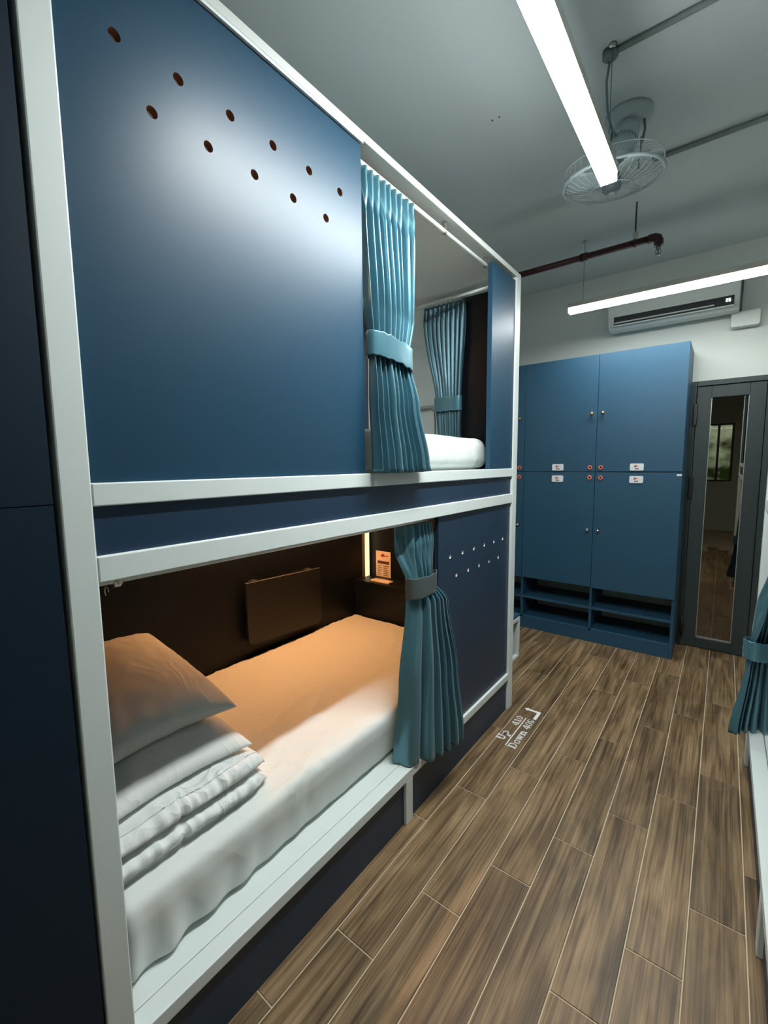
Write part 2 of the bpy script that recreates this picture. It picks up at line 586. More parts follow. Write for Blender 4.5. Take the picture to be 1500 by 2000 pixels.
M_CLP = mat('corridor_fill_glow', (1, 0.9, 0.75), 0.5, emit=(1, 0.78, 0.55), estr=22)  # added out of view to brighten the corridor behind the glass
lathe('light_disc', clp, M_CLP, [(0, -0.018), (0.083, -0.018), (0.083, -0.012), (0, -0.012)], (0.9, 4.9, 2.6))

# door
door = empty('door_1', (0.9, Y_F, 0)); door['kind'] = 'structure'
bm = bmesh.new()
add_box(bm, DX0, DX0 + 0.040, 3.945, 4.06, 0, DZ, 0.003)
add_box(bm, DX1 - 0.036, DX1, 3.945, 4.06, 0, DZ, 0.003)
add_box(bm, DX0 + 0.040, DX1 - 0.036, 3.945, 4.06, DZ - 0.036, DZ, 0.003)
from_bm('door_frame', bm, M_DOORF, door)
lx0, lx1, lz0, lz1 = DX0 + 0.043, DX1 - 0.039, 0.006, DZ - 0.039
gx0, gx1, gz0, gz1 = 0.797, 1.008, 0.078, 1.850
leaf = box('door_stile', door, M_DOORF, lx0, gx0, 3.955, 3.999, lz0, lz1, 0.002)
box('door_stile', door, M_DOORF, gx1, lx1, 3.955, 3.999, lz0, lz1, 0.002)
box('door_rail', door, M_DOORF, gx0, gx1, 3.955, 3.999, lz0, gz0, 0.002)
box('door_rail', door, M_DOORF, gx0, gx1, 3.955, 3.999, gz1, lz1, 0.002)
box('glass_pane', door, M_GLASS, gx0, gx1, 3.979, 3.983, gz0, gz1, 0)
M_BEAD = mat('glazing_bead', (0.5, 0.5, 0.47), 0.3, metal=0.6)
box('glazing_bead', door, M_BEAD, gx0, gx0 + 0.005, 3.965, 3.978, gz0, gz1, 0.0005)
box('glazing_bead', door, M_BEAD, gx1 - 0.005, gx1, 3.965, 3.978, gz0, gz1, 0.0005)
box('glazing_bead', door, M_BEAD, gx0, gx1, 3.965, 3.978, gz0, gz0 + 0.008, 0.0005)
for z0_, z1_ in ((1.66, 1.81), (1.13, 1.29), (0.09, 0.22)):
    box('hinge', door, M_BLACK, DX0 + 0.026, DX0 + 0.052, 3.932, 3.947, z0_, z1_, 0.004)
tube('hinge_pin', door, M_BLACK, [(DX0 + 0.039, 3.934, 0.08), (DX0 + 0.039, 3.934, 0.225)], 0.006)


# ------------------------------------------------------------------ linear lamps
def linear_lamp(axis, a0, a1, c, z, label, lens, flank, inset=0.09):
    cx, cy = ((c, (a0 + a1) / 2) if axis == 'y' else ((a0 + a1) / 2, c))
    t = empty('pendant_lamp', (cx, cy, z), label, 'lamp', 'linear pendant lamps')

    def bb(name, m, l0, l1, w0, w1, z0, z1, bev):
        if axis == 'y':
            return box(name, t, m, c + w0, c + w1, l0, l1, z0, z1, bev)
        return box(name, t, m, l0, l1, c + w0, c + w1, z0, z1, bev)
    bb('housing', M_ALU, a0, a1, -0.029, 0.029, z + 0.032, z + 0.062, 0.001)
    df = bb('diffuser', lens, a0 + 0.002, a1 - 0.002, -0.027, 0.027, z, z + 0.0318, 0.002)
    df.data.materials.append(flank)          # frosted flanks pass far less light than the flat lens
    for p in df.data.polygons:
        p.material_index = 0 if p.normal.z < -0.9 else 1
    for e, o_ in ((a0, 0), (a1, -0.003)):
        bb('end_cap', M_ALU, e + o_, e + o_ + 0.003, -0.029, 0.029, z + 0.030, z + 0.062, 0.0008)
    for e in (a0 + inset, a1 - inset):
        p = (c, e) if axis == 'y' else (e, c)
        tube('suspension_wire', t, M_FAND, [(p[0], p[1], z + 0.06), (p[0], p[1], Z_C)], 0.0016, 6)
        lathe('wire_gripper', t, M_METAL, [(0, 0), (0.005, 0.002), (0.005, 0.02), (0.002, 0.035), (0, 0.035)],
              (p[0], p[1], z + 0.12), n=10)
        lathe('ceiling_cup', t, M_METAL, [(0, 0), (0.011, 0), (0.014, 0.012), (0, 0.012)], (p[0], p[1], Z_C - 0.0121), n=14)
    return t


linear_lamp('y', 0.76, 1.895, 0.500, 2.422, 'bright white linear pendant lamp running along the aisle, ending below the fan', M_LAMP, M_LAMPS, 0.03)
linear_lamp('x', -0.015, 1.185, 3.290, 2.422, 'bright white linear pendant lamp running crosswise in front of the air conditioner', M_LAMP2, M_LAMPS2)


# ------------------------------------------------------------------ curtains
def curtain(name, m, base, rows, folds, amp, label, warp=1.0, mband=None, band=None, nu=150, nv=60, phase=0.0, group=None, thick=0.0016,
            pleat=0.0, hem=0.0, seed=1):
    """rows: list of (z, A, Mid, B, amp_scale, dz) in plan; interpolated smoothly in z."""
    t = empty(name, base, label, 'curtain', 'tied-back bunk curtains')
    rows = sorted(rows, key=lambda r: -r[0])
    rnd = random.Random(seed)
    jit = [rnd.uniform(-0.35, 0.35) for _ in range(folds * 2 + 4)]
    bm = bmesh.new()
    grid = []
    zt, zb = rows[0][0], rows[-1][0]
    for j in range(nv + 1):
        s = j / nv
        z = zt + (zb - zt) * s
        for k in range(len(rows) - 1):
            if rows[k][0] >= z >= rows[k + 1][0] - 1e-9:
                break
        r0, r1 = rows[k], rows[k + 1]
        q = (r0[0] - z) / max(1e-6, r0[0] - r1[0])
        qs = q * q * (3 - 2 * q) * 0.75 + q * 0.25
        A = Vector(r0[1]).lerp(Vector(r1[1]), qs)
        Mi = Vector(r0[2]).lerp(Vector(r1[2]), qs)
        B_ = Vector(r0[3]).lerp(Vector(r1[3]), qs)
        am = (r0[4] + (r1[4] - r0[4]) * qs) * amp
        dz0 = r0[5] if len(r0) > 5 else 0.0
        dz1 = r1[5] if len(r1) > 5 else 0.0
        dzz = dz0 + (dz1 - dz0) * qs
        row = []
        for i in range(nu + 1):
            u = i / nu
            c = A * (1 - u) ** 2 + Mi * (2 * u * (1 - u)) + B_ * u * u
            d = (A * (-2 * (1 - u)) + Mi * (2 - 4 * u) + B_ * (2 * u)).normalized()
            nrm = Vector((-d.y, d.x))
            ph = folds * (u ** warp) * 2 * math.pi + phase
            ji = jit[int(ph / math.pi) % len(jit)]
            w = math.sin(ph + 0.25 * math.sin(3.1 * s + ji * 4))
            w = (1 - 2 * abs(math.sin(ph / 2 + 0.12 * math.sin(3.1 * s + ji * 4))) ** 0.62) * (1 + 0.5 * ji)
            if pleat and s < pleat:
                # pinched heading: narrow flared pleats that merge into soft folds
                f = 1 - s / pleat
                w = w * (1 - f) + f * (math.copysign(abs(math.sin(ph)) ** 2.2, math.sin(ph)) * 1.25)
            wob = 0.006 * fnoise(u * 6, s * 3, seed, 1.0) * (1 if s > 0.05 else 0)
            along = 0.006 * math.cos(ph * 1.0 + ji * 2) * r1[4]
            p = c + nrm * (am * w + wob) + d * along
            row.append(bm.verts.new((p.x, p.y, z + dzz * (0.5 - u) + (hem * math.sin(ph * 0.5 + 1) if j == nv else 0))))
        grid.append(row)
    for j in range(nv):
        for i in range(nu):
            bm.faces.new((grid[j][i], grid[j][i + 1], grid[j + 1][i + 1], grid[j + 1][i]))
    o = from_bm('curtain_fabric', bm, m, t, smooth=True)
    sm = o.modifiers.new('thickness', 'SOLIDIFY'); sm.thickness = thick; sm.offset = 0
    if band:
        cx, cy, zc, ax, ay, h, slope, ang = band
        bm = bmesh.new()
        n = 56
        prof = [(0.0012, 0.0), (0.0016, 0.04), (0.0010, 0.25), (0.0014, 0.5), (0.0008, 0.75), (0.0016, 0.96), (0.0012, 1.0)]
        rings = []
        for (rr, hh) in prof:
            ring = []
            for k in range(n):
                a = 2 * math.pi * k / n
                ca, sa = math.cos(a), math.sin(a)
                ex = math.copysign(abs(ca) ** 0.8, ca) * (ax + rr)
                ey = math.copysign(abs(sa) ** 0.8, sa) * (ay + rr)
                wr = 0.0030 * fnoise(ca * 3, sa * 3, hh * 2.2, 1.9)
                x_ = ex * math.cos(ang) - ey * math.sin(ang)
                y_ = ex * math.sin(ang) + ey * math.cos(ang)
                ring.append(bm.verts.new((cx + x_ * (1 + wr * 8), cy + y_ * (1 + wr * 6),
                                          zc + (hh - 0.5) * h + slope * (ey if abs(slope) else 0) + wr * 2)))
            rings.append(ring)
        for a_, b_ in zip(rings[:-1], rings[1:]):
            for k in range(n):
                bm.faces.new((a_[k], a_[(k + 1) % n], b_[(k + 1) % n], b_[k]))
        ob = from_bm('tieback', bm, mband or m, t, smooth=True)
        s2 = ob.modifiers.new('thickness', 'SOLIDIFY'); s2.thickness = 0.0025; s2.offset = -1
    return t


curtain('bunk_curtain', M_SATIN, (-0.03, 1.22, 2.30),
        [(2.300, (-0.038, 1.086), (-0.038, 1.215), (-0.034, 1.362), 0.75),
         (2.20, (-0.032, 1.086), (-0.028, 1.215), (-0.030, 1.362), 1.0),
         (1.90, (-0.016, 1.092), (0.000, 1.215), (-0.024, 1.350), 0.9),
         (1.765, (-0.006, 1.104), (0.008, 1.205), (-0.014, 1.318), 0.60),
         (1.60, (0.006, 1.092), (0.014, 1.205), (0.010, 1.335), 0.85),
         (1.40, (0.024, 1.084), (0.028, 1.22), (0.030, 1.372), 0.95),
         (1.375, (0.026, 1.082), (0.030, 1.22), (0.031, 1.380), 1.0)],
        9, 0.031, 'shiny teal pleated curtain tied back in the upper bunk opening beside the big holed panel', nu=220, nv=80,
        band=(-0.002, 1.208, 1.768, 0.036, 0.112, 0.074, -0.10, 0.0), pleat=0.14, hem=0.003, seed=4)

curtain('bunk_curtain', M_SATIN, (-0.04, 1.43, 1.17),
        [(1.166, (-0.060, 1.315), (-0.060, 1.425), (-0.055, 1.530), 0.8),
         (1.08, (-0.055, 1.300), (-0.040, 1.425), (-0.050, 1.532), 1.0),
         (0.925, (-0.045, 1.358), (-0.020, 1.440), (-0.036, 1.522), 0.60),
         (0.85, (-0.048, 1.345), (0.004, 1.440), (0.026, 1.543), 0.60),
         (0.55, (-0.062, 1.315), (0.028, 1.410), (0.044, 1.595), 0.9),
         (0.222, (-0.078, 1.300), (0.050, 1.355), (0.062, 1.630), 1.0)],
        6, 0.024, 'shiny teal curtain gathered by a grey band in the lower bunk opening', warp=2.1, nu=220, nv=80,
        mband=M_BAND, band=(-0.030, 1.440, 0.925, 0.037, 0.091, 0.082, 0.0, 0.0), pleat=0.22, hem=0.002, seed=9, phase=0.9)

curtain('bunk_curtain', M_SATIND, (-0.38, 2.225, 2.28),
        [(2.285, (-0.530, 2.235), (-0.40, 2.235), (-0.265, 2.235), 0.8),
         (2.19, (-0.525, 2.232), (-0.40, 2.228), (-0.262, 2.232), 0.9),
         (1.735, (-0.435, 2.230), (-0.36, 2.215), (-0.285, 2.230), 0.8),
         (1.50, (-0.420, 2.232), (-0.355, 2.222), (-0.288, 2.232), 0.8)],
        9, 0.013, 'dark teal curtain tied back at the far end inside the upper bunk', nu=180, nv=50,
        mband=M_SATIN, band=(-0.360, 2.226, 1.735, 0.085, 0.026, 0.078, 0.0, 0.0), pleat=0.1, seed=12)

curtain('bunk_curtain', M_SATIN, (1.09, 2.38, 1.17),
        [(1.162, (1.125, 2.26), (1.100, 2.33), (1.125, 2.45), 0.8),
         (1.00, (1.095, 2.28), (1.080, 2.34), (1.125, 2.44), 0.9),
         (0.80, (1.050, 2.32), (1.050, 2.37), (1.125, 2.43), 0.8),
         (0.607, (1.028, 2.350), (1.052, 2.385), (1.122, 2.415), 0.50),
         (0.54, (1.020, 2.345), (1.048, 2.385), (1.128, 2.42), 0.55),
         (0.225, (0.985, 2.325), (1.000, 2.400), (1.180, 2.455), 1.0)],
        6, 0.022, 'shiny teal curtain tied back on the right bunk, cut off by the picture edge', nu=180, nv=70,
        band=(1.074, 2.385, 0.607, 0.074, 0.040, 0.080, 0.0, 0.62), seed=21)

# ------------------------------------------------------------------ left bunk bed
YA0, YA1, YB0, YB1 = 0.2534, 0.3029, 2.2953, 2.3553
ZR1 = (1.3291, 1.3718); ZR2 = (1.1871, 1.2363); ZL = (0.1808, 0.2179); ZRF = (2.352, 2.377)
bunk = empty('bunk_bed', (-0.5, 1.3, 0), 'two-storey navy and white capsule bunk along the left of the aisle', 'bunk bed', 'bunk beds along the aisle')
XB = -1.0
for (y0, y1) in ((YA0, YA1), (YB0, YB1)):
    box('post', bunk, M_WHITE, -0.05, 0.0, y0, y1, 0.0, ZRF[0], 0.003)
    box('post', bunk, M_WHITE, XB - 0.03, XB + 0.02, y0, y1, 0.0, ZRF[0], 0.003)
box('leg', bunk, M_WHITE, -0.045, 0.0, 1.284, 1.330, 0.0, ZL[0], 0.003)
box('upper_rail', bunk, M_WHITE, -0.05, 0.0, YA1, YB0, *ZR1, 0.0025)
box('middle_rail', bunk, M_WHITE, -0.05, 0.0, YA1, YB0, *ZR2, 0.0025)
box('lower_rail', bunk, M_WHITE, -0.05, 0.0, YA1, YB0, *ZL, 0.0025)
box('end_rail', bunk, M_WHITE, XB, -0.05, YB0 + 0.005, YB1, *ZR1, 0.0025)
box('roof_board', bunk, M_ROOF, XB, 0.0, YA0, YB1, *ZRF, 0.003)
box('top_batten', bunk, M_WHITE, -0.008, -0.001, YA1, 1.082, 2.3445, 2.352, 0.0005)
# fascia panels
holes_u = [(0.400 + 0.117 * i, 2.170) for i in range(6)] + [(0.460 + 0.1168 * i, 2.077) for i in range(5)]
holed_panel('upper_panel', bunk, M_NAVY, YA1, 1.079, ZR1[1], 2.3445, -0.010, 0.018, holes_u, 0.0108, M_RAW)
holes_l = [(1.638 + 0.1132 * i, 1.003) for i in range(6)] + [(1.695 + 0.1135 * i, 0.911) for i in range(5)]
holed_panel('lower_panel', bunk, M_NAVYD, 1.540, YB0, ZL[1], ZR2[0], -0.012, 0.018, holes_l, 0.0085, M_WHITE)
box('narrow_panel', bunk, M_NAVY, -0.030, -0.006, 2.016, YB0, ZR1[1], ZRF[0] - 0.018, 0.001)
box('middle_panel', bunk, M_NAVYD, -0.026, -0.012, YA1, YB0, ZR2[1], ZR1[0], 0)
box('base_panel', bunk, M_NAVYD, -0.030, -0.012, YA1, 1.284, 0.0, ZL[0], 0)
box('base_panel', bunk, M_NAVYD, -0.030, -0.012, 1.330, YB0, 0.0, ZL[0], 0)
# decks
box('lower_deck', bunk, M_WHITE, XB, -0.0525, YA1, YB0, 0.199, 0.2165, 0.0015)
box('upper_deck', bunk, M_BLACKB, XB, -0.05, YA0 + 0.01, YB1 - 0.01, 1.240, 1.258, 0)
box('mattress_board', bunk, M_WHITE, XB, -0.05, YA0 + 0.05, YB0, 1.352, 1.3700, 0)
# back and end walls
box('back_panel', bunk, M_BLACKB, XB - 0.02, XB, YA1, YB0, 0.02, 1.240, 0)
box('back_panel', bunk, M_NAVYD, XB - 0.02, XB, YA1, YB0, 1.258, ZRF[0], 0)
box('end_panel', bunk, M_BLACKB, XB, -0.05, YB0 - 0.005, YB0 + 0.012, 0.02, 1.240, 0)
box('end_panel', bunk, M_BLACKB, XB, -0.05, YA1 - 0.018, YA1 - 0.001, 0.02, 1.240, 0)
box('end_panel', bunk, M_NAVYD, XB, -0.05, YA1 - 0.018, YA1 - 0.001, 1.258, ZRF[0], 0)
box('end_panel', bunk, M_BLACKB, -0.300, -0.030, YB0 - 0.022, YB0 - 0.004, 1.3718, ZRF[0] - 0.045, 0.001)
# shelf box at the foot of the lower bunk
box('foot_shelf', bunk, M_BLACKB, XB, -0.032, 2.128, YB0 - 0.005, 0.625, 0.645, 0.001)
box('foot_board', bunk, M_BLACKB, XB, -0.032, 2.132, 2.150, 0.2165, 0.625, 0.001)
# curtain rods
tube('curtain_rod', bunk, M_WHITE, [(-0.036, 1.06, 2.318), (-0.036, 2.005, 2.318)], 0.0085)
for yy in (1.62, 2.0):
    b = box('rod_bracket', bunk, M_METAL, -0.044, -0.028, yy - 0.010, yy + 0.006, 2.308, 2.352, 0.001)
tube('curtain_rod', bunk, M_WHITE, [(-0.99, 2.243, 2.313), (-0.035, 2.243, 2.313)], 0.009)
tube('curtain_rod', bunk, M_WHITE, [(-0.056, YA1 + 0.002, 1.176), (-0.056, 1.56, 1.176)], 0.008)
box('rod_holder', bunk, M_WHITE, -0.085, -0.052, 1.300, 1.545, 1.1865, 1.2000, 0.001)
lathe('rod_end', bunk, M_ALU, [(0, 0), (0.012, 0), (0.012, 0.012), (0.006, 0.018), (0, 0.018)], (-0.056, 0.345, 1.172), (0, 1, 0), 14)
tube('curtain_hook', bunk, M_METAL, [(-0.056 + 0.010 * math.cos(a), 0.333, 1.155 + 0.010 * math.sin(a)) for a in
                                     [2 * math.pi * k / 12 for k in range(9)]], 0.0011, 6)
# warm strips
box('led_strip', bunk, M_LED, XB + 0.001, XB + 0.017, 2.216, 2.264, 0.646, 1.19, 0.002)
box('led_channel', bunk, M_ALU, XB + 0.0005, XB + 0.019, 2.206, 2.2155, 0.646, 1.19, 0.001)
bar = box('light_bar', bunk, M_ALU, XB + 0.130, XB + 0.166, 0.95, 2.10, 1.222, 1.2398, 0.001)
box('light_lens', bar, M_LEDB, XB + 0.133, XB + 0.163, 0.955, 2.095, 1.216, 1.2219, 0.0005)
bar = box('light_bar', bunk, M_ALU, XB + 0.0005, XB + 0.036, 0.50, 1.40, 2.320, 2.338, 0.001)
box('light_lens', bar, M_LEDU, XB + 0.003, XB + 0.033, 0.505, 1.395, 2.314, 2.3199, 0.0005)
# fold-down table
ft = box('folding_table', bunk, M_BLACKB, XB + 0.001, XB + 0.014, 1.33, 1.70, 0.57, 0.80, 0.001)
prism('table_top', ft, M_TABLE, [(1.262, 0.818), (1.772, 0.800)] +
      [(1.772 - 0.03 + 0.03 * math.cos(a), 0.500 + 0.03 * math.sin(a)) for a in [0 - math.pi / 2 * k / 5 for k in range(6)]] +
      [(1.266 + 0.03 - 0.03 * math.cos(a), 0.520 - 0.03 * math.sin(a)) for a in [math.pi / 2 - math.pi / 2 * k / 5 for k in range(6)]],
      'yz', XB + 0.030, XB + 0.048, 0.002)
for yy in (1.300, 1.672):
    box('hinge', ft, M_METAL, XB + 0.012, XB + 0.046, yy, yy + 0.032, 0.815 - (yy - 1.3) * 0.035, 0.821 - (yy - 1.3) * 0.035, 0.001)

# ------------------------------------------------------------------ neighbouring bunk side at the left edge
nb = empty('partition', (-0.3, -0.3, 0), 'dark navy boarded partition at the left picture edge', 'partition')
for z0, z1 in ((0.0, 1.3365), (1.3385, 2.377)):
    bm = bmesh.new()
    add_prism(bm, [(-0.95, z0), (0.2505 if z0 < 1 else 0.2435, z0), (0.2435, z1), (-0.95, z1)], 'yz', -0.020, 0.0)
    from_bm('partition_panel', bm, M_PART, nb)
box('partition_side', nb, M_BLACKB, XB, -0.020, 0.20, 0.218, 0.0, 2.377, 0)  # unseen body side, put in so light doesn't leak behind the panels
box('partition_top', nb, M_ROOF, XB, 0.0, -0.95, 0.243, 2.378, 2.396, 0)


# ------------------------------------------------------------------ soft things
def soft_box(x0, x1, y0, y1, z0, z1, r, step, fn):
    """Rounded box shell on a regular grid, displaced by fn(p, n)."""
    c = Vector(((x0 + x1) / 2, (y0 + y1) / 2, (z0 + z1) / 2))
    h = Vector(((x1 - x0) / 2, (y1 - y0) / 2, (z1 - z0) / 2))
    n = [max(2, int(2 * a / step)) for a in h]
    bm = bmesh.new()
    cache = {}

    def vert(i, j, k):
        key = (i, j, k)
        if key not in cache:
            p = Vector((-h.x + 2 * h.x * i / n[0], -h.y + 2 * h.y * j / n[1], -h.z + 2 * h.z * k / n[2]))
            q = Vector([max(-(a - r), min(a - r, b)) for a, b in zip(h, p)])
            d = p - q
            nn = d.normalized() if d.length > 1e-9 else Vector((0, 0, 1))
            m_ = max(abs(d.x), abs(d.y), abs(d.z))
            p = q + nn * min(r, m_) if d.length > 1e-9 else p
            w = c + p
            cache[key] = bm.verts.new(w + fn(w, nn))
        return cache[key]
    for k in (0, n[2]):
        for i in range(n[0]):
            for j in range(n[1]):
                bm.faces.new([vert(i, j, k), vert(i + 1, j, k), vert(i + 1, j + 1, k), vert(i, j + 1, k)])
    for i in (0, n[0]):
        for j in range(n[1]):
            for k in range(n[2]):
                bm.faces.new([vert(i, j, k), vert(i, j + 1, k), vert(i, j + 1, k + 1), vert(i, j, k + 1)])
    for j in (0, n[1]):
        for i in range(n[0]):
            for k in range(n[2]):
                bm.faces.new([vert(i, j, k), vert(i + 1, j, k), vert(i + 1, j, k + 1), vert(i, j, k + 1)])
    return bm


def ridge(v):
    return (1 - abs(v)) ** 3


def lower_sheet(p, n):
    d = 0.0
    top = max(0.0, n.z)
    # shallow diagonal creases on top
    a = fnoise(p.x * 1.0 + p.y * 0.35, p.y * 0.22 - p.x * 0.2, 0.3, 9.0)
    b = fnoise(p.x * 0.5 - p.y * 0.6, p.y * 0.5 + p.x, 4.3, 11.0)
    patch = max(0.0, fnoise(p.x, p.y, 9.0, 2.3) + 0.35)
    d += top * patch * (0.0085 * ridge(a * 1.6) + 0.0055 * ridge(b * 1.7))
    d += top * 0.004 * fnoise(p.x, p.y, 0, 3.5)
    if p.y < 0.82:
        d *= max(0.1, 1 - (0.82 - p.y) * 12)
    # gathers along the back edge
    if p.x < -0.93:
        d += 0.006 * fnoise(p.y * 4, p.x * 1.5, 2.2, 9.0) * top
    side = max(0.0, n.x)
    g = max(0.0, (0.85 - p.y) / 0.5) if p.y < 0.85 else 0.0
    low = max(0.0, min(1.0, (0.40 - p.z) / 0.16))
    d += side * low * (0.010 * g * math.sin(p.y * 62 + 2 * fnoise(p.y, p.z, 1, 5)) + 0.004 * fnoise(p.y * 2.2, p.z * 0.5, 7, 9))
    out = n * d
    if p.x > -0.14:
        out.x += 0.020 * max(0.0, min(1.0, (p.z - 0.235) / 0.13)) - 0.010
    if n.x > 0.5:
        out.x += 0.016 * low * g
    if n.x > 0.2 and p.z < 0.24:
        out.z += 0.010 * (fnoise(p.y, 0, 3, 9) + 0.2)
    return out


low_m = empty('mattress', (-0.55, 1.22, 0.2165), 'white sheeted mattress on the lower bunk, under the pillow stack', 'mattress', 'sheeted bunk mattresses')
from_bm('fitted_sheet', soft_box(-0.992, -0.102, 0.322, 2.118, 0.2215, 0.418, 0.026, 0.0100, lower_sheet), M_SHEET, low_m, smooth=True)
box('mattress_core', low_m, M_SHEET, -0.96, -0.14, 0.36, 2.08, 0.2167, 0.24, 0.004)


def upper_sheet(p, n):
    side = max(0.0, n.x)
    g = max(0.0, (p.y - 1.85) / 0.3)
    d = side * (0.008 * g * math.sin(p.y * 60 + p.z * 14) + 0.003 * fnoise(p.y * 2, p.z, 3, 7))
    d += max(0.0, n.z) * 0.006 * fnoise(p.x, p.y, 1, 3)
    return n * d


up_m = empty('mattress', (-0.55, 1.22, 1.3718), 'white sheeted mattress end showing in the upper bunk opening', 'mattress', 'sheeted bunk mattresses')
from_bm('fitted_sheet', soft_box(-0.985, -0.075, 0.33, 2.168, 1.376, 1.530, 0.060, 0.016, upper_sheet), M_SHEET, up_m, smooth=True)
box('mattress_core', up_m, M_SHEET, -0.95, -0.12, 0.38, 2.10, 1.3702, 1.40, 0.004)


def pillow(cx, cy, cz, a, b, t, tilt, droop, label, seed):
    N = 44
    bm = bmesh.new()
    top, bot = [], []
    rot = Matrix.Rotation(tilt, 3, 'Y')
    for side, store in ((1, top), (-1, bot)):
        for i in range(N + 1):
            row = []
            for j in range(N + 1):
                u = math.sin((i / N - 0.5) * math.pi)
                v = math.sin((j / N - 0.5) * math.pi)
                x = a * u * (1 - 0.075 * (1 - v * v))
                y = b * v * (1 - 0.085 * (1 - u * u))
                th = t * (max(0.0, (1 - u * u) * (1 - v * v))) ** 0.38
                edge = 1 - (1 - u * u) * (1 - v * v)
                wr = 0.006 * fnoise(u * 3 + v * 2, v * 3 - u, seed, 1.6) * (th / t) + \
                    0.005 * ridge(fnoise(u * 5 + v * 3, v - u, seed + 5, 1.3) * 1.8) * edge * (th / t)
                z = side * (th * (1.0 if side > 0 else 0.75) + wr)
                z -= droop * (u * u * 0.4 + max(0.0, u) ** 2 * 0.6 + v * v * 0.35) * (1 if True else 0)
                p = rot @ Vector((x, y, z))
                if side < 0 and (i in (0, N) or j in (0, N)):
                    row.append(top[i][j])
                else:
                    row.append(bm.verts.new((cx + p.x, cy + p.y, cz + p.z)))
            store.append(row)
    for store in (top, bot):
        for i in range(N):
            for j in range(N):
                bm.faces.new((store[i][j], store[i + 1][j], store[i + 1][j + 1], store[i][j + 1]))
    o = from_bm('pillow', bm, M_PILLOW, None, smooth=True)
    return tag(o, label, 'pillow', 'stacked bunk pillows')


pillow(-0.575, 0.535, 0.722, 0.300, 0.218, 0.066, math.radians(8), 0.030, 'plump white pillow on top of the stack in the lower bunk', 3)
pillow(-0.500, 0.530, 0.596, 0.305, 0.215, 0.055, math.radians(3), 0.020, 'flatter white pillow between the top pillow and the folded duvet', 8)

# folded duvet: two rolled layers with puckered edges
bm = bmesh.new()
NS, NPF = 60, 72
rings = []
dx0, dx1, dy0, dy1 = -0.80, -0.150, 0.318, 0.775
zb, zt_ = 0.426, 0.536


def duvet_profile(q):
    """outline in (x, z): closed loop, q in 0..1, two lobes on the front side."""
    pts = [(dx0, zb + 0.015), (dx0 + 0.02, zb), (dx1 - 0.06, zb), (dx1 - 0.012, zb + 0.006), (dx1 + 0.010, zb + 0.026),
           (dx1 + 0.004, zb + 0.046), (dx1 - 0.040, zb + 0.056), (dx1 - 0.058, zb + 0.059), (dx1 - 0.030, zb + 0.062),
           (dx1 - 0.004, zb + 0.072), (dx1 + 0.000, zb + 0.088), (dx1 - 0.022, zb + 0.110), (dx1 - 0.09, zt_),
           (dx0 + 0.03, zt_ - 0.005), (dx0, zt_ - 0.03)]
    f = q * len(pts)
    i = int(f) % len(pts)
    t = f - int(f)
    p0, p1, p2, p3 = [Vector(pts[(i + k) % len(pts)]) for k in (-1, 0, 1, 2)]
    return 0.5 * ((2 * p1) + (p2 - p0) * t + (2 * p0 - 5 * p1 + 4 * p2 - p3) * t * t + (3 * p1 - p0 - 3 * p2 + p3) * t ** 3)


for s in range(NS + 1):
    v = s / NS
    y = dy0 + (dy1 - dy0) * v
    e = max(0.0, (v - 0.80) / 0.20)
    sq = math.sqrt(max(0.0, 1 - e ** 2.2)) * 0.94 + 0.06
    if v < 0.06:
        sq = 0.55 + 0.45 * math.sqrt(v / 0.06)
    ring = []
    for k in range(NPF):
        p = duvet_profile(k / NPF)
        zc = zb + 0.055
        z = zc + (p.y - zc) * sq
        x = p.x - e * e * 0.03 * (1 if p.x > -0.4 else 0)
        if p.y < zc:
            z = zb + (p.y - zb) * max(0.35, sq) + (1 - sq) * 0.004
        front = max(0.0, min(1.0, (p.x - (dx1 - 0.10)) / 0.10))
        lay = 3.7 if p.y > zb + 0.06 else 0.0
        puck = 0.0052 * front * math.sin(y * 190 + 9 * fnoise(y, lay, 3, 11) + lay) * (0.6 + fnoise(y, lay, 8, 17)) \
            + 0.004 * front * fnoise(y * 3, z * 4, 1 + lay, 14)
        quilt = 0.006 * fnoise(x * 1.4, y * 1.4, z, 7.0)
        seam = -0.010 * math.exp(-((y - 0.50) / 0.008) ** 2) * front
        ring.append(bm.verts.new((x + puck * 0.8 + seam, y, max(zb - 0.004, z + puck * 0.55 + quilt * (0.4 + (p.y > zt_ - 0.03))))))
    rings.append(ring)
for a_, b_ in zip(rings[:-1], rings[1:]):
    for k in range(NPF):
        bm.faces.new((a_[k], a_[(k + 1) % NPF], b_[(k + 1) % NPF], b_[k]))
bm.faces.new(rings[0][::-1]); bm.faces.new(rings[-1])
duv = tag(from_bm('folded_duvet', bm, M_DUVET, None, smooth=True), 'white quilted duvet folded in layers under the two pillows', 'duvet')

# ------------------------------------------------------------------ things on the foot shelf
card = empty('notice_card', (-0.88, 2.285, 0.645), 'upright printed notice card on the foot shelf of the lower bunk', 'sign')
bm = bmesh.new()
add_box(bm, -0.944, -0.820, 2.2865, 2.2885, 0.6455, 0.820, 0.0004, 1)
from_bm('card', bm, M_PAPER, card)
bm = bmesh.new()
yq = 2.2863
add_prism(bm, [(-0.905, 0.785), (-0.893, 0.800), (-0.882, 0.806), (-0.872, 0.798), (-0.866, 0.786), (-0.884, 0.781)], 'xz', yq - 0.0004, yq)
add_prism(bm, [(-0.868, 0.786), (-0.840, 0.786), (-0.840, 0.792), (-0.868, 0.792)], 'xz', yq - 0.0004, yq)
from_bm('card_logo', bm, M_RED, card)
bm = bmesh.new()
add_prism(bm, [(-0.930, 0.734), (-0.832, 0.734), (-0.832, 0.754), (-0.930, 0.754)], 'xz', yq - 0.0004, yq)
rr_ = random.Random(5)
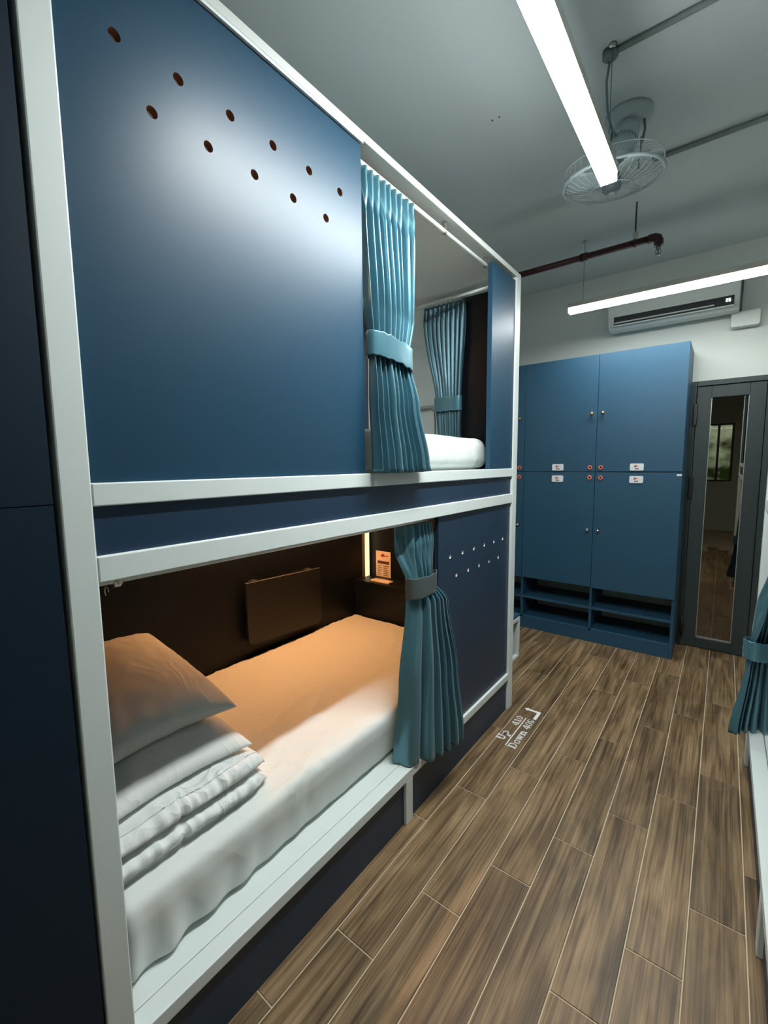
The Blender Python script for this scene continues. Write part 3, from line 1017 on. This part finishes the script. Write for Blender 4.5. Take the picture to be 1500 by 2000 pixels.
for k in range(6):
    zz = 0.722 - k * 0.0125
    add_prism(bm, [(-0.932, zz - 0.004), (-0.932 + rr_.uniform(0.022, 0.040), zz - 0.004), (-0.932 + rr_.uniform(0.022, 0.040), zz), (-0.932, zz)], 'xz', yq - 0.0004, yq)
    add_prism(bm, [(-0.882, zz - 0.004), (-0.882 + rr_.uniform(0.028, 0.048), zz - 0.004), (-0.882 + rr_.uniform(0.028, 0.048), zz), (-0.882, zz)], 'xz', yq - 0.0004, yq)
o = from_bm('card_text', bm, M_INK, card); o['kind'] = 'stuff'
bm = bmesh.new()
add_box(bm, -0.885, -0.735, 2.150, 2.205, 0.6452, 0.657, 0.004, 2)
tr = from_bm('paper_packet', bm, M_PAPER, None)
tag(tr, 'small pale packet lying flat before the notice card', 'packet')

# ------------------------------------------------------------------ right bunk bed
XW = 1.0497
rb = empty('bunk_bed', (1.5, 1.5, 0), 'white and navy bunk at the right picture edge with an empty white ledge', 'bunk bed', 'bunk beds along the aisle')
RY0, RY1 = 0.50, 2.55
for (y0, y1) in ((RY0, RY0 + 0.05), (RY1 - 0.05, RY1)):
    box('post', rb, M_WHITE, XW, XW + 0.05, y0, y1, 0, ZRF[0], 0.003)
    box('post', rb, M_WHITE, 2.06, 2.11, y0, y1, 0, ZRF[0], 0.003)
box('leg', rb, M_WHITE, XW, XW + 0.045, 1.508, 1.553, 0, ZL[0], 0.003)
for nm, zz in (('upper_rail', ZR1), ('middle_rail', ZR2), ('lower_rail', ZL)):
    box(nm, rb, M_WHITE, XW, XW + 0.05, RY0 + 0.05, RY1 - 0.05, *zz, 0.0025)
box('roof_board', rb, M_ROOF, XW, 2.11, RY0, RY1, *ZRF, 0.003)
box('base_panel', rb, M_NAVYD, XW + 0.014, XW + 0.032, RY0 + 0.05, 1.508, 0, ZL[0], 0)
box('base_panel', rb, M_NAVYD, XW + 0.014, XW + 0.032, 1.553, RY1 - 0.05, 0, ZL[0], 0)
box('middle_panel', rb, M_NAVYD, XW + 0.012, XW + 0.026, RY0 + 0.05, RY1 - 0.05, ZR2[1], ZR1[0], 0)
box('upper_panel', rb, M_NAVY, XW + 0.010, XW + 0.028, RY0 + 0.05, 1.30, ZR1[1], ZRF[0], 0)
box('lower_deck', rb, M_WHITE, XW + 0.0525, 2.09, RY0 + 0.05, RY1 - 0.05, 0.199, 0.2165, 0.0015)
box('upper_deck', rb, M_BLACKB, XW + 0.05, 2.09, RY0 + 0.05, RY1 - 0.05, 1.352, 1.370, 0)
box('back_panel', rb, M_BLACKB, 2.09, 2.108, RY0 + 0.05, RY1 - 0.05, 0.02, ZRF[0], 0)
tube('curtain_rod', rb, M_WHITE, [(XW + 0.056, RY0 + 0.05, 1.178), (XW + 0.056, RY1 - 0.05, 1.178)], 0.008)

# ------------------------------------------------------------------ steps beyond the bunk
st = empty('step_box', (-0.43, 2.82, 0), 'low white framed step box with a blue top beyond the far bunk post', 'step')
SX0, SX1, SY0, SY1, SZ = -0.650, -0.207, 2.620, 3.022, 0.302
bm = bmesh.new()
for xx in (SX1 - 0.025, SX0):
    for yy in (SY0, SY1 - 0.025):
        bt = 0.0
        add_box(bm, xx, xx + 0.025, yy, yy + 0.025, bt, SZ - 0.025, 0.002)
add_box(bm, SX1 - 0.025, SX1, SY0, SY1, SZ - 0.025, SZ, 0.002)
add_box(bm, SX0, SX0 + 0.025, SY0, SY1, SZ - 0.025, SZ, 0.002)
add_box(bm, SX1 - 0.025, SX1, SY0 + 0.025, SY1 - 0.025, 0.0, 0.022, 0.002)
add_box(bm, SX0, SX0 + 0.025, SY0 + 0.025, SY1 - 0.025, 0.0, 0.022, 0.002)
add_box(bm, SX0 + 0.025, SX1 - 0.025, SY0, SY0 + 0.025, SZ - 0.025, SZ, 0.002)
add_box(bm, SX0 + 0.025, SX1 - 0.025, SY1 - 0.025, SY1, SZ - 0.025, SZ, 0.002)
from_bm('step_frame', bm, M_WHITE, st)
box('step_tread', st, M_LOCK, SX0, SX1 - 0.003, SY0, SY1, SZ + 0.0002, SZ + 0.020, 0.002)
box('step_lining', st, M_WHITE, SX0 + 0.025, SX1 - 0.025, SY1 - 0.018, SY1 - 0.006, 0.003, SZ - 0.025, 0)

hr = empty('grab_rail', (X_L, 2.9, 1.8), 'bent grey grab rail on the white wall behind the far bunk curtain', 'rail')
xq = X_L + 0.055
pts = [(X_L, 2.41, 1.748), (xq, 2.41, 1.748), (xq, 2.60, 1.778), (xq, 3.170, 1.873)]
for k in range(1, 7):
    a = math.pi / 2 * k / 6
    pts.append((xq, 3.170 + 0.082 * math.sin(a), 1.873 - 0.082 * (1 - math.cos(a)) + 0.012 * math.sin(2 * a)))
pts += [(xq, 3.256, 1.55), (xq, 3.256, 1.45), (X_L, 3.256, 1.44)]
tube('rail_tube', hr, M_HAND, pts, 0.013, 12)
for p in (pts[0], pts[-1]):
    lathe('wall_flange', hr, M_HAND, [(0, 0), (0.025, 0), (0.025, 0.006), (0, 0.006)], p, (1, 0, 0), 16)

# ------------------------------------------------------------------ locker
LX0, LXM, LX1, LY, LZT, LZM, LZB = -0.955, 0.132, 0.677, 3.584, 2.185, 1.328, 0.444
LC = [-0.955, -0.411, LXM, LX1]
lk = empty('locker_cabinet', (-0.1, 3.8, 0), 'tall blue locker cabinet with open shoe shelves on the far wall', 'cabinet')
cy0, cy1 = LY + 0.018, Y_F - 0.005
for i, xx in enumerate(LC):
    w = 0.018
    x0 = xx if i == 0 else (xx - w if i == 3 else xx - w / 2)
    nm = 'side_panel' if i in (0, 3) else 'divider'
    box(nm, lk, M_LOCK, x0, x0 + w, cy0 - (0.0 if i in (0, 3) else 0.0), cy1, 0.105 if 0 < i < 3 else 0.0, LZT - 0.018, 0.001)
for a_, b_ in zip(LC[:-1], LC[1:]):
    g0 = a_ + (0.018 if a_ == LC[0] else 0.009); g1 = b_ - (0.018 if b_ == LC[3] else 0.009)
    box('shelf', lk, M_LOCK, g0, g1, cy0, cy1, 0.087, 0.105, 0.001)
    box('shelf', lk, M_LOCK, g0, g1, cy0, cy1, 0.262, 0.280, 0.001)
    box('shelf', lk, M_LOCK, g0, g1, cy0 + 0.002, cy1, LZB + 0.002, LZB + 0.020, 0.001)
box('top_panel', lk, M_LOCK, LX0, LX1, cy0, cy1, LZT - 0.018, LZT, 0.001)
box('back_panel', lk, M_LOCK, LX0 + 0.018, LX1 - 0.018, cy1 - 0.006, cy1 - 0.001, LZB + 0.021, LZT - 0.018, 0)
box('plinth', lk, M_LOCK, LX0 + 0.018, LX1 - 0.018, cy0 + 0.001, cy0 + 0.019, 0.0, 0.087, 0.001)


def add_blob(bm, cx, cz, s, y0, y1, mi):
    poly = [(-1.0, -0.55), (-0.75, -0.1), (-0.35, 0.05), (-0.25, 0.75), (0.2, 0.95), (0.55, 0.35), (1.9, 0.25), (1.9, 0.02),
            (0.8, -0.05), (0.35, -0.5), (-0.3, -0.75)]
    add_prism(bm, [(cx + a * s, cz + b * s) for a, b in poly], 'xz', y0, y1, mi)


for ci in range(3):
    for up in (1, 0):
        x0, x1 = LC[ci] + 0.0015, LC[ci + 1] - 0.0015
        z0, z1 = (LZM + 0.002, LZT) if up else (LZB, LZM - 0.002)
        if ci == 2:
            z0, z1 = (LZM + 0.003, LZT) if up else (LZB - 0.006, LZM - 0.003)
        d = box('locker_door', lk, M_LOCK, x0, x1, LY, LY + 0.0175, z0, z1, 0.001)
        hinge_left = (ci == 2)
        sgn = 1 if hinge_left else -1
        xe = x0 if hinge_left else x1
        kz = 1.760 if up else 0.886
        xk = xe + sgn * 0.036
        lathe('door_knob', d, M_BRASS if up else M_METAL,
              [(0, 0.028), (0.008, 0.0275), (0.0125, 0.022), (0.0125, 0.016), (0.006, 0.011), (0.005, 0.0), (0, 0.0)],
              (xk, LY, kz), (0, -1, 0), 16)
        kz = 1.362 if up else 1.285
        bm = bmesh.new()
        add_lathe(bm, [(0.0165, 0), (0.0165, 0.003), (0.0145, 0.0045), (0.008, 0.0045), (0.0075, 0.002), (0.0075, 0)], (xk, LY, kz), (0, -1, 0), 20, 0)
        add_lathe(bm, [(0, 0.0028), (0.0073, 0.0028), (0.0073, 0), (0, 0)], (xk, LY, kz), (0, -1, 0), 16, 1)
        from_bm('door_lock', bm, [M_ORANGE, M_DARKRED], d)
        xp = (x0 + x1) / 2
        zp = 1.364 if up else 1.275
        bm = bmesh.new()
        add_prism(bm, rounded_rect(xp - 0.043, xp + 0.043, zp - 0.025, zp + 0.025, 0.008, 4), 'xz', LY - 0.004, LY, 0)
        add_blob(bm, xp - 0.008, zp + 0.006, 0.0105, LY - 0.0046, LY - 0.0040, 1)
        for q in range(3):
            xx = xp - 0.011 + q * 0.0085
            add_prism(bm, [(xx, zp - 0.017), (xx + 0.0062, zp - 0.017), (xx + 0.0062, zp - 0.008), (xx, zp - 0.008)], 'xz', LY - 0.0046, LY - 0.0040, 2)
        from_bm('number_plate', bm, [M_PLATE, M_RED, M_INK], d)
        if ci == 2 and not up:
            box('door_tag', d, M_PLATE, 0.645, 0.674, LY - 0.0012, LY, 1.302, 1.314, 0)

# ------------------------------------------------------------------ air conditioner
ac = empty('air_conditioner', (0.53, 3.99, 2.40), 'white wall air conditioner behind the crosswise lamp', 'air conditioner')
ax0, ax1, az0, az1, ay0 = 0.135, 0.915, 2.392, 2.660, 3.785
prof = [(3.988, az0 + 0.02), (3.988, az1), (3.86, az1), (3.815, az1 - 0.015), (ay0 + 0.004, az1 - 0.05), (ay0, az1 - 0.10),
        (ay0 + 0.004, az0 + 0.06), (ay0 + 0.02, az0 + 0.025), (ay0 + 0.05, az0 + 0.004), (3.90, az0)]
bm = bmesh.new()
add_prism(bm, prof, 'yz', ax0, ax1)
bmesh.ops.bevel(bm, geom=[e for e in bm.edges if abs(e.verts[0].co.x - e.verts[1].co.x) < 1e-6], offset=0.006, segments=2, affect='EDGES')
from_bm('housing', bm, M_ACW, ac)
box('air_outlet', ac, M_BLACK, 0.176, 0.886, ay0 - 0.003, ay0 + 0.012, 2.420, 2.480, 0.001)
box('louver', ac, M_ACW, 0.180, 0.782, ay0 - 0.010, ay0 - 0.002, 2.431, 2.440, 0.002)
box('louver', ac, M_ACW, 0.176, 0.886, ay0 - 0.006, ay0 + 0.02, 2.412, 2.420, 0.001)
bm = bmesh.new()


def seg7(bm, x, z, w, h, t, on, y0, y1):
    S7 = {'a': (x, x + w, z + h - t, z + h), 'g': (x, x + w, z + h / 2 - t / 2, z + h / 2 + t / 2), 'd': (x, x + w, z, z + t),
          'f': (x, x + t, z + h / 2, z + h), 'b': (x + w - t, x + w, z + h / 2, z + h), 'e': (x, x + t, z, z + h / 2),
          'c': (x + w - t, x + w, z, z + h / 2)}
    for k in on:
        a, b, c, d = S7[k]
        add_prism(bm, [(a, c), (b, c), (b, d), (a, d)], 'xz', y0, y1)


seg7(bm, 0.842, 2.444, 0.011, 0.020, 0.0035, 'abged', ay0 - 0.0040, ay0 - 0.0031)
seg7(bm, 0.857, 2.444, 0.011, 0.020, 0.0035, 'acdefg', ay0 - 0.0040, ay0 - 0.0031)
from_bm('display_digits', bm, M_DISP, ac)
jb = empty('wall_box', (0.95, 3.99, 2.30), 'small white cover box on the wall below the air conditioner', 'wall box')
prism('cover', jb, M_ACW, rounded_rect(0.876, 1.030, 2.306, 2.404, 0.010, 4), 'xz', 3.925, 3.989, 0.002)
tube('cable', jb, M_FAND, [(0.925, 3.960, 2.402), (0.925, 3.950, 2.44), (0.927, 3.955, 2.55), (0.927, 3.975, 2.62)], 0.005, 8)

# ------------------------------------------------------------------ ceiling services
fan = empty('ceiling_fan', (0.49, 2.25, Z_C), 'pale caged orbit fan hanging from the ceiling at the lamp end', 'fan')
lathe('ceiling_plate', fan, M_FAN, [(0, 0), (0.092, 0), (0.092, -0.012), (0.078, -0.04), (0.045, -0.055), (0, -0.055)], (0.49, 2.26, Z_C))
hub0, hub1 = Vector((0.497, 2.235, 2.815)), Vector((0.470, 2.105, 2.555))
axis = (hub1 - hub0).normalized()
for sx in (-0.066, 0.066):
    tube('yoke_arm', fan, M_FAND, [(0.49 + sx * 0.9, 2.256, 2.83), (0.49 + sx, 2.245, 2.78), (0.488 + sx * 0.95, 2.225, 2.72)], 0.005, 8)
mo = lathe('motor', fan, M_FAN, [(0, 0), (0.032, 0.0), (0.046, 0.012), (0.05, 0.04), (0.05, 0.075), (0.044, 0.08), (0.044, 0.085), (0.05, 0.09),
                                 (0.048, 0.125), (0.036, 0.15), (0.02, 0.165), (0, 0.165)], hub0 + axis * 0.02, axis)
bm = bmesh.new()
a1_ = axis.orthogonal().normalized(); a2_ = axis.cross(a1_)
for k in range(28):
    t = 2 * math.pi * k / 28
    d = a1_ * math.cos(t) + a2_ * math.sin(t)
    c = hub0 + axis * 0.102
    add_tube(bm, [c + d * 0.0505, c + axis * 0.012 + d * 0.0505], 0.0016, 5)
o = from_bm('cooling_slots', bm, M_FAND, mo); o['kind'] = 'stuff'
HL = (hub1 - hub0).length
RF = 0.187
RC = Vector((0.462, 2.125, 2.555))
raxis = Vector((-0.03, 0.10, -1.0)).normalized()
a1_ = raxis.orthogonal().normalized(); a2_ = raxis.cross(a1_)


def ring_pts(h, r, n=48):
    c = RC + raxis * (h - HL)
    return [c + (a1_ * math.cos(2 * math.pi * k / n) + a2_ * math.sin(2 * math.pi * k / n)) * r for k in range(n)]


cg = tube('cage_ring', fan, M_FAN, ring_pts(HL, RF), 0.0065, 8, True)
tube('cage_ring', fan, M_FAN, ring_pts(HL - 0.05, RF * 0.98), 0.0025, 6, True)
tube('cage_ring', fan, M_FAN, ring_pts(HL + 0.035, RF * 0.45), 0.002, 6, True)
bm = bmesh.new()
for k in range(36):
    t = 2 * math.pi * k / 36
    d = a1_ * math.cos(t) + a2_ * math.sin(t)
    add_tube(bm, [RC + raxis * (0 - 0.085) + d * 0.05, RC + raxis * (0 - 0.065) + d * (RF * 0.8), RC + raxis * (0 - 0.05) + d * RF * 0.98,
                  RC + d * RF, RC + raxis * (0 + 0.025) + d * RF * 0.75, RC + raxis * (0 + 0.038) + d * 0.035], 0.0009, 4)
o = from_bm('cage_wires', bm, M_FAN, fan); o['kind'] = 'stuff'
for k in range(3):
    t0 = 2 * math.pi * k / 3 + 0.5
    bm = bmesh.new()
    G = []
    for i in range(9):
        r = 0.025 + (RF * 0.9 - 0.025) * i / 8
        wdt = 0.35 + 0.55 * math.sin(math.pi * min(1, 0.25 + 0.6 * i / 8))
        row = []
        for j in range(7):
            f = j / 6 - 0.5
            t = t0 + f * wdt
            d = a1_ * math.cos(t) + a2_ * math.sin(t)
            row.append(bm.verts.new(RC + raxis * (0 - 0.015 + f * 0.035) + d * r))
        G.append(row)
    for i in range(8):
        for j in range(6):
            bm.faces.new((G[i][j], G[i][j + 1], G[i + 1][j + 1], G[i + 1][j]))
    b = from_bm('fan_blade', bm, M_FAN, fan, smooth=True)
    sm = b.modifiers.new('thickness', 'SOLIDIFY'); sm.thickness = 0.002
lathe('hub_cap', fan, M_FAND, [(0, 0.056), (0.028, 0.053), (0.036, 0.045), (0.036, 0.03), (0.02, -0.06), (0, -0.06)], RC + raxis * (0 - 0.012), raxis)
lathe('hub_badge', fan, M_METAL, [(0, 0.0465), (0.012, 0.0465), (0.012, 0.044), (0, 0.044)], RC, raxis)
pc = tube('pull_chain', fan, M_FAND, [(0.545, 2.225, 2.74), (0.548, 2.222, 2.69), (0.546, 2.20, 2.64), (0.548, 2.19, 2.60)], 0.003, 6)

cb = empty('ceiling_conduit', (0.6, 1.89, Z_C), 'grey ceiling conduit ending in a round box with a drop cable above the lamp', 'conduit', 'ceiling conduits')
lathe('junction_box', cb, M_FAND, [(0, 0), (0.026, 0), (0.026, -0.02), (0.02, -0.026), (0, -0.026)], (0.488, 1.89, Z_C), n=20)
tube('conduit_pipe', cb, M_COND, [(0.505, 1.888, Z_C - 0.0102), (2.12, 1.875, Z_C - 0.0102)], 0.010, 10)
tube('drop_cable', cb, M_FAND, [(0.485, 1.90, Z_C - 0.025), (0.470, 1.93, 2.80), (0.462, 2.00, 2.745), (0.463, 2.09, 2.725),
                                (0.470, 2.16, 2.735), (0.474, 2.20, 2.75)], 0.0042, 8)
c2 = empty('ceiling_conduit', (0.9, 2.63, Z_C), 'second grey ceiling conduit, running to the right behind the fan', 'conduit', 'ceiling conduits')
tube('conduit_pipe', c2, M_COND, [(0.535, 2.632, Z_C - 0.0112), (2.12, 2.628, Z_C - 0.0112)], 0.011, 10)
tube('coupling', c2, M_COND, [(0.80, 2.631, Z_C - 0.0112), (0.83, 2.631, Z_C - 0.0112)], 0.0112, 10)

sp = empty('sprinkler_pipe', (0, 3.0, 2.65), 'dark red fire sprinkler pipe hung below the ceiling past the bunk', 'pipe')
tube('pipe', sp, M_PIPE, [(X_L, 3.0, 2.648), (0.505, 3.0, 2.648)], 0.0185, 16)
tube('coupling', sp, M_PIPE, [(0.125, 3.0, 2.648), (0.165, 3.0, 2.648)], 0.0235, 16)
tube('elbow', sp, M_PIPE, [(0.485, 3.0, 2.648), (0.515, 3.0, 2.648), (0.530, 3.0, 2.641), (0.536, 3.0, 2.625), (0.536, 3.0, 2.598)], 0.0235, 16)
bm = bmesh.new()
add_lathe(bm, [(0, 0), (0.013, 0), (0.013, -0.014), (0.008, -0.02), (0.004, -0.022), (0.003, -0.045), (0.016, -0.046), (0.018, -0.049), (0, -0.049)], (0.536, 3.0, 2.599), n=16)
add_tube(bm, [(0.527, 3.0, 2.582), (0.521, 3.0, 2.566), (0.533, 3.0, 2.555)], 0.0018, 6)
add_tube(bm, [(0.545, 3.0, 2.582), (0.551, 3.0, 2.566), (0.539, 3.0, 2.555)], 0.0018, 6)
from_bm('sprinkler_head', bm, M_FAND, sp)
tube('hanger_rod', sp, M_BLACK, [(0.418, 3.0, 2.70), (0.418, 3.0, Z_C)], 0.0042, 8)
box('hanger_clamp', sp, M_METAL, 0.405, 0.431, 2.988, 3.012, 2.664, 2.708, 0.003)
tube('hanger_band', sp, M_PIPE, [(0.418, 3.0 + 0.021 * math.cos(2 * math.pi * k / 20), 2.648 + 0.021 * math.sin(2 * math.pi * k / 20)) for k in range(20)], 0.004, 6, True)

# ------------------------------------------------------------------ floor lettering
fs = empty('floor_sign', (0.1, 2.15, 0), 'white floor lettering Up 410 and Down 409 with a bent arrow', 'sign')
ZS0, ZS1 = 0.0002, 0.0010


class Glyphs:
    """Slab letters from strokes; u runs along the text (+y), v is the letter height (towards -x)."""

    def __init__(self, u0, base, su, sv):
        self.bm = bmesh.new(); self.u0 = u0; self.base = base; self.su = su; self.sv = sv

    def P(self, u, v):
        return (self.base - v * self.sv, self.u0 + u * self.su)

    def quad(self, pts):
        q = [self.P(*p) for p in pts]
        cx = sum(a for a, b in q) / len(q); cy = sum(b for a, b in q) / len(q)
        g_ = 0.0008
        q = [(a + math.copysign(g_, a - cx), b + math.copysign(g_, b - cy)) for a, b in q]
        add_prism(self.bm, q, 'xy', ZS0, ZS1)

    def bar(self, u0, v0, u1, v1):
        self.quad([(u0, v0), (u1, v0), (u1, v1), (u0, v1)])

    def ring(self, cu, cv, ru, rv, tu, tv, a0=0, a1=360, n=20):
        for k in range(n):
            A = math.radians(a0 + (a1 - a0) * k / n); Bq = math.radians(a0 + (a1 - a0) * (k + 1) / n)
            self.quad([(cu + ru * math.cos(A), cv + rv * math.sin(A)), (cu + ru * math.cos(Bq), cv + rv * math.sin(Bq)),
                       (cu + (ru - tu) * math.cos(Bq), cv + (rv - tv) * math.sin(Bq)), (cu + (ru - tu) * math.cos(A), cv + (rv - tv) * math.sin(A))])

    def diag(self, u0, v0, u1, v1, w):
        self.quad([(u0 - w / 2, v0), (u0 + w / 2, v0), (u1 + w / 2, v1), (u1 - w / 2, v1)])

    def U(self, u, w):
        self.bar(u + .12 * w, .35, u + .32 * w, .92); self.bar(u + .70 * w, .35, u + .84 * w, .92)
        self.ring(u + .48 * w, .36, .36 * w, .36, .19 * w, .13, 180, 360)
        self.bar(u, .90, u + .44 * w, 1.0); self.bar(u + .58 * w, .90, u + .97 * w, 1.0)

    def p(self, u, w):
        self.bar(u + .12 * w, -.28, u + .32 * w, .68); self.bar(u, .58, u + .2 * w, .68); self.bar(u, -.34, u + .46 * w, -.25)
        self.ring(u + .52 * w, .34, .40 * w, .36, .19 * w, .11)

    def D(self, u, w):
        self.bar(u + .12 * w, 0.05, u + .32 * w, .95)
        self.bar(u, 0, u + .5 * w, .1); self.bar(u, .9, u + .5 * w, 1.0)
        self.ring(u + .45 * w, .5, .50 * w, .5, .2 * w, .1, -90, 90)

    def o(self, u, w):
        self.ring(u + .48 * w, .34, .46 * w, .36, .2 * w, .11)

    def w(self, u, w):
        q = .17 * w
        self.diag(u + .14 * w, .62, u + .30 * w, 0, q); self.diag(u + .30 * w, 0, u + .48 * w, .62, q * .7)
        self.diag(u + .48 * w, .62, u + .66 * w, 0, q); self.diag(u + .66 * w, 0, u + .84 * w, .62, q * .7)
        self.bar(u, .60, u + .3 * w, .69); self.bar(u + .36 * w, .60, u + .6 * w, .69); self.bar(u + .72 * w, .60, u + .98 * w, .69)

    def n(self, u, w):
        self.bar(u + .12 * w, .05, u + .32 * w, .68); self.bar(u, .59, u + .2 * w, .68); self.bar(u, 0, u + .42 * w, .09)
        self.bar(u + .66 * w, .05, u + .85 * w, .42); self.bar(u + .55 * w, 0, u + .97 * w, .09)
        self.ring(u + .56 * w, .40, .29 * w, .29, .18 * w, .12, 0, 160)

    def n4(self, u, w):
        self.bar(u + .56 * w, .05, u + .76 * w, 1.0); self.bar(u, .24, u + .97 * w, .34); self.bar(u + .42 * w, 0, u + .92 * w, .09)
        self.quad([(u, .34), (u + .14 * w, .34), (u + .60 * w, 1.0), (u + .46 * w, 1.0)])

    def n1(self, u, w):
        self.bar(u + .38 * w, .05, u + .62 * w, 1.0); self.bar(u + .10 * w, 0, u + .9 * w, .1); self.bar(u + .14 * w, .80, u + .40 * w, .90)

    def n0(self, u, w):
        self.ring(u + .48 * w, .5, .46 * w, .51, .2 * w, .1)

    def n9(self, u, w):
        self.ring(u + .48 * w, .66, .44 * w, .35, .19 * w, .1); self.ring(u + .44 * w, .5, .49 * w, .51, .2 * w, .1, -120, 20)
        self.ring(u + .24 * w, .17, .15 * w, .13, .149 * w, .129)

    def done(self, name):
        o = from_bm(name, self.bm, M_VINYL, fs)
        o['kind'] = 'stuff'
        return o


g = Glyphs(2.018, 0.090, 1.0, 0.043); g.U(0, 0.044); g.p(0.046, 0.042); g.done('word_up')
g = Glyphs(2.180, 0.100, 1.0, 0.034); g.n4(0, 0.034); g.n1(0.036, 0.028); g.n0(0.066, 0.032); g.done('number_410')
g = Glyphs(1.984, 0.163, 1.0, 0.040); g.D(0, 0.044); g.o(0.047, 0.034); g.w(0.082, 0.048); g.n(0.131, 0.040); g.done('word_down')
g = Glyphs(2.180, 0.160, 1.0, 0.034); g.n4(0, 0.034); g.n0(0.036, 0.032); g.n9(0.069, 0.032); g.done('number_409')
prism('divider_line', fs, M_VINYL, [(0.1100, 1.986), (0.1150, 1.986), (0.1150, 2.279), (0.1100, 2.279)], 'xy', ZS0, ZS1)
prism('arrow', fs, M_VINYL, [(0.162, 2.291), (0.162, 2.379), (0.092, 2.379), (0.090, 2.388), (0.070, 2.371), (0.090, 2.356), (0.092, 2.363),
                             (0.145, 2.362), (0.145, 2.291)], 'xy', ZS0, ZS1)
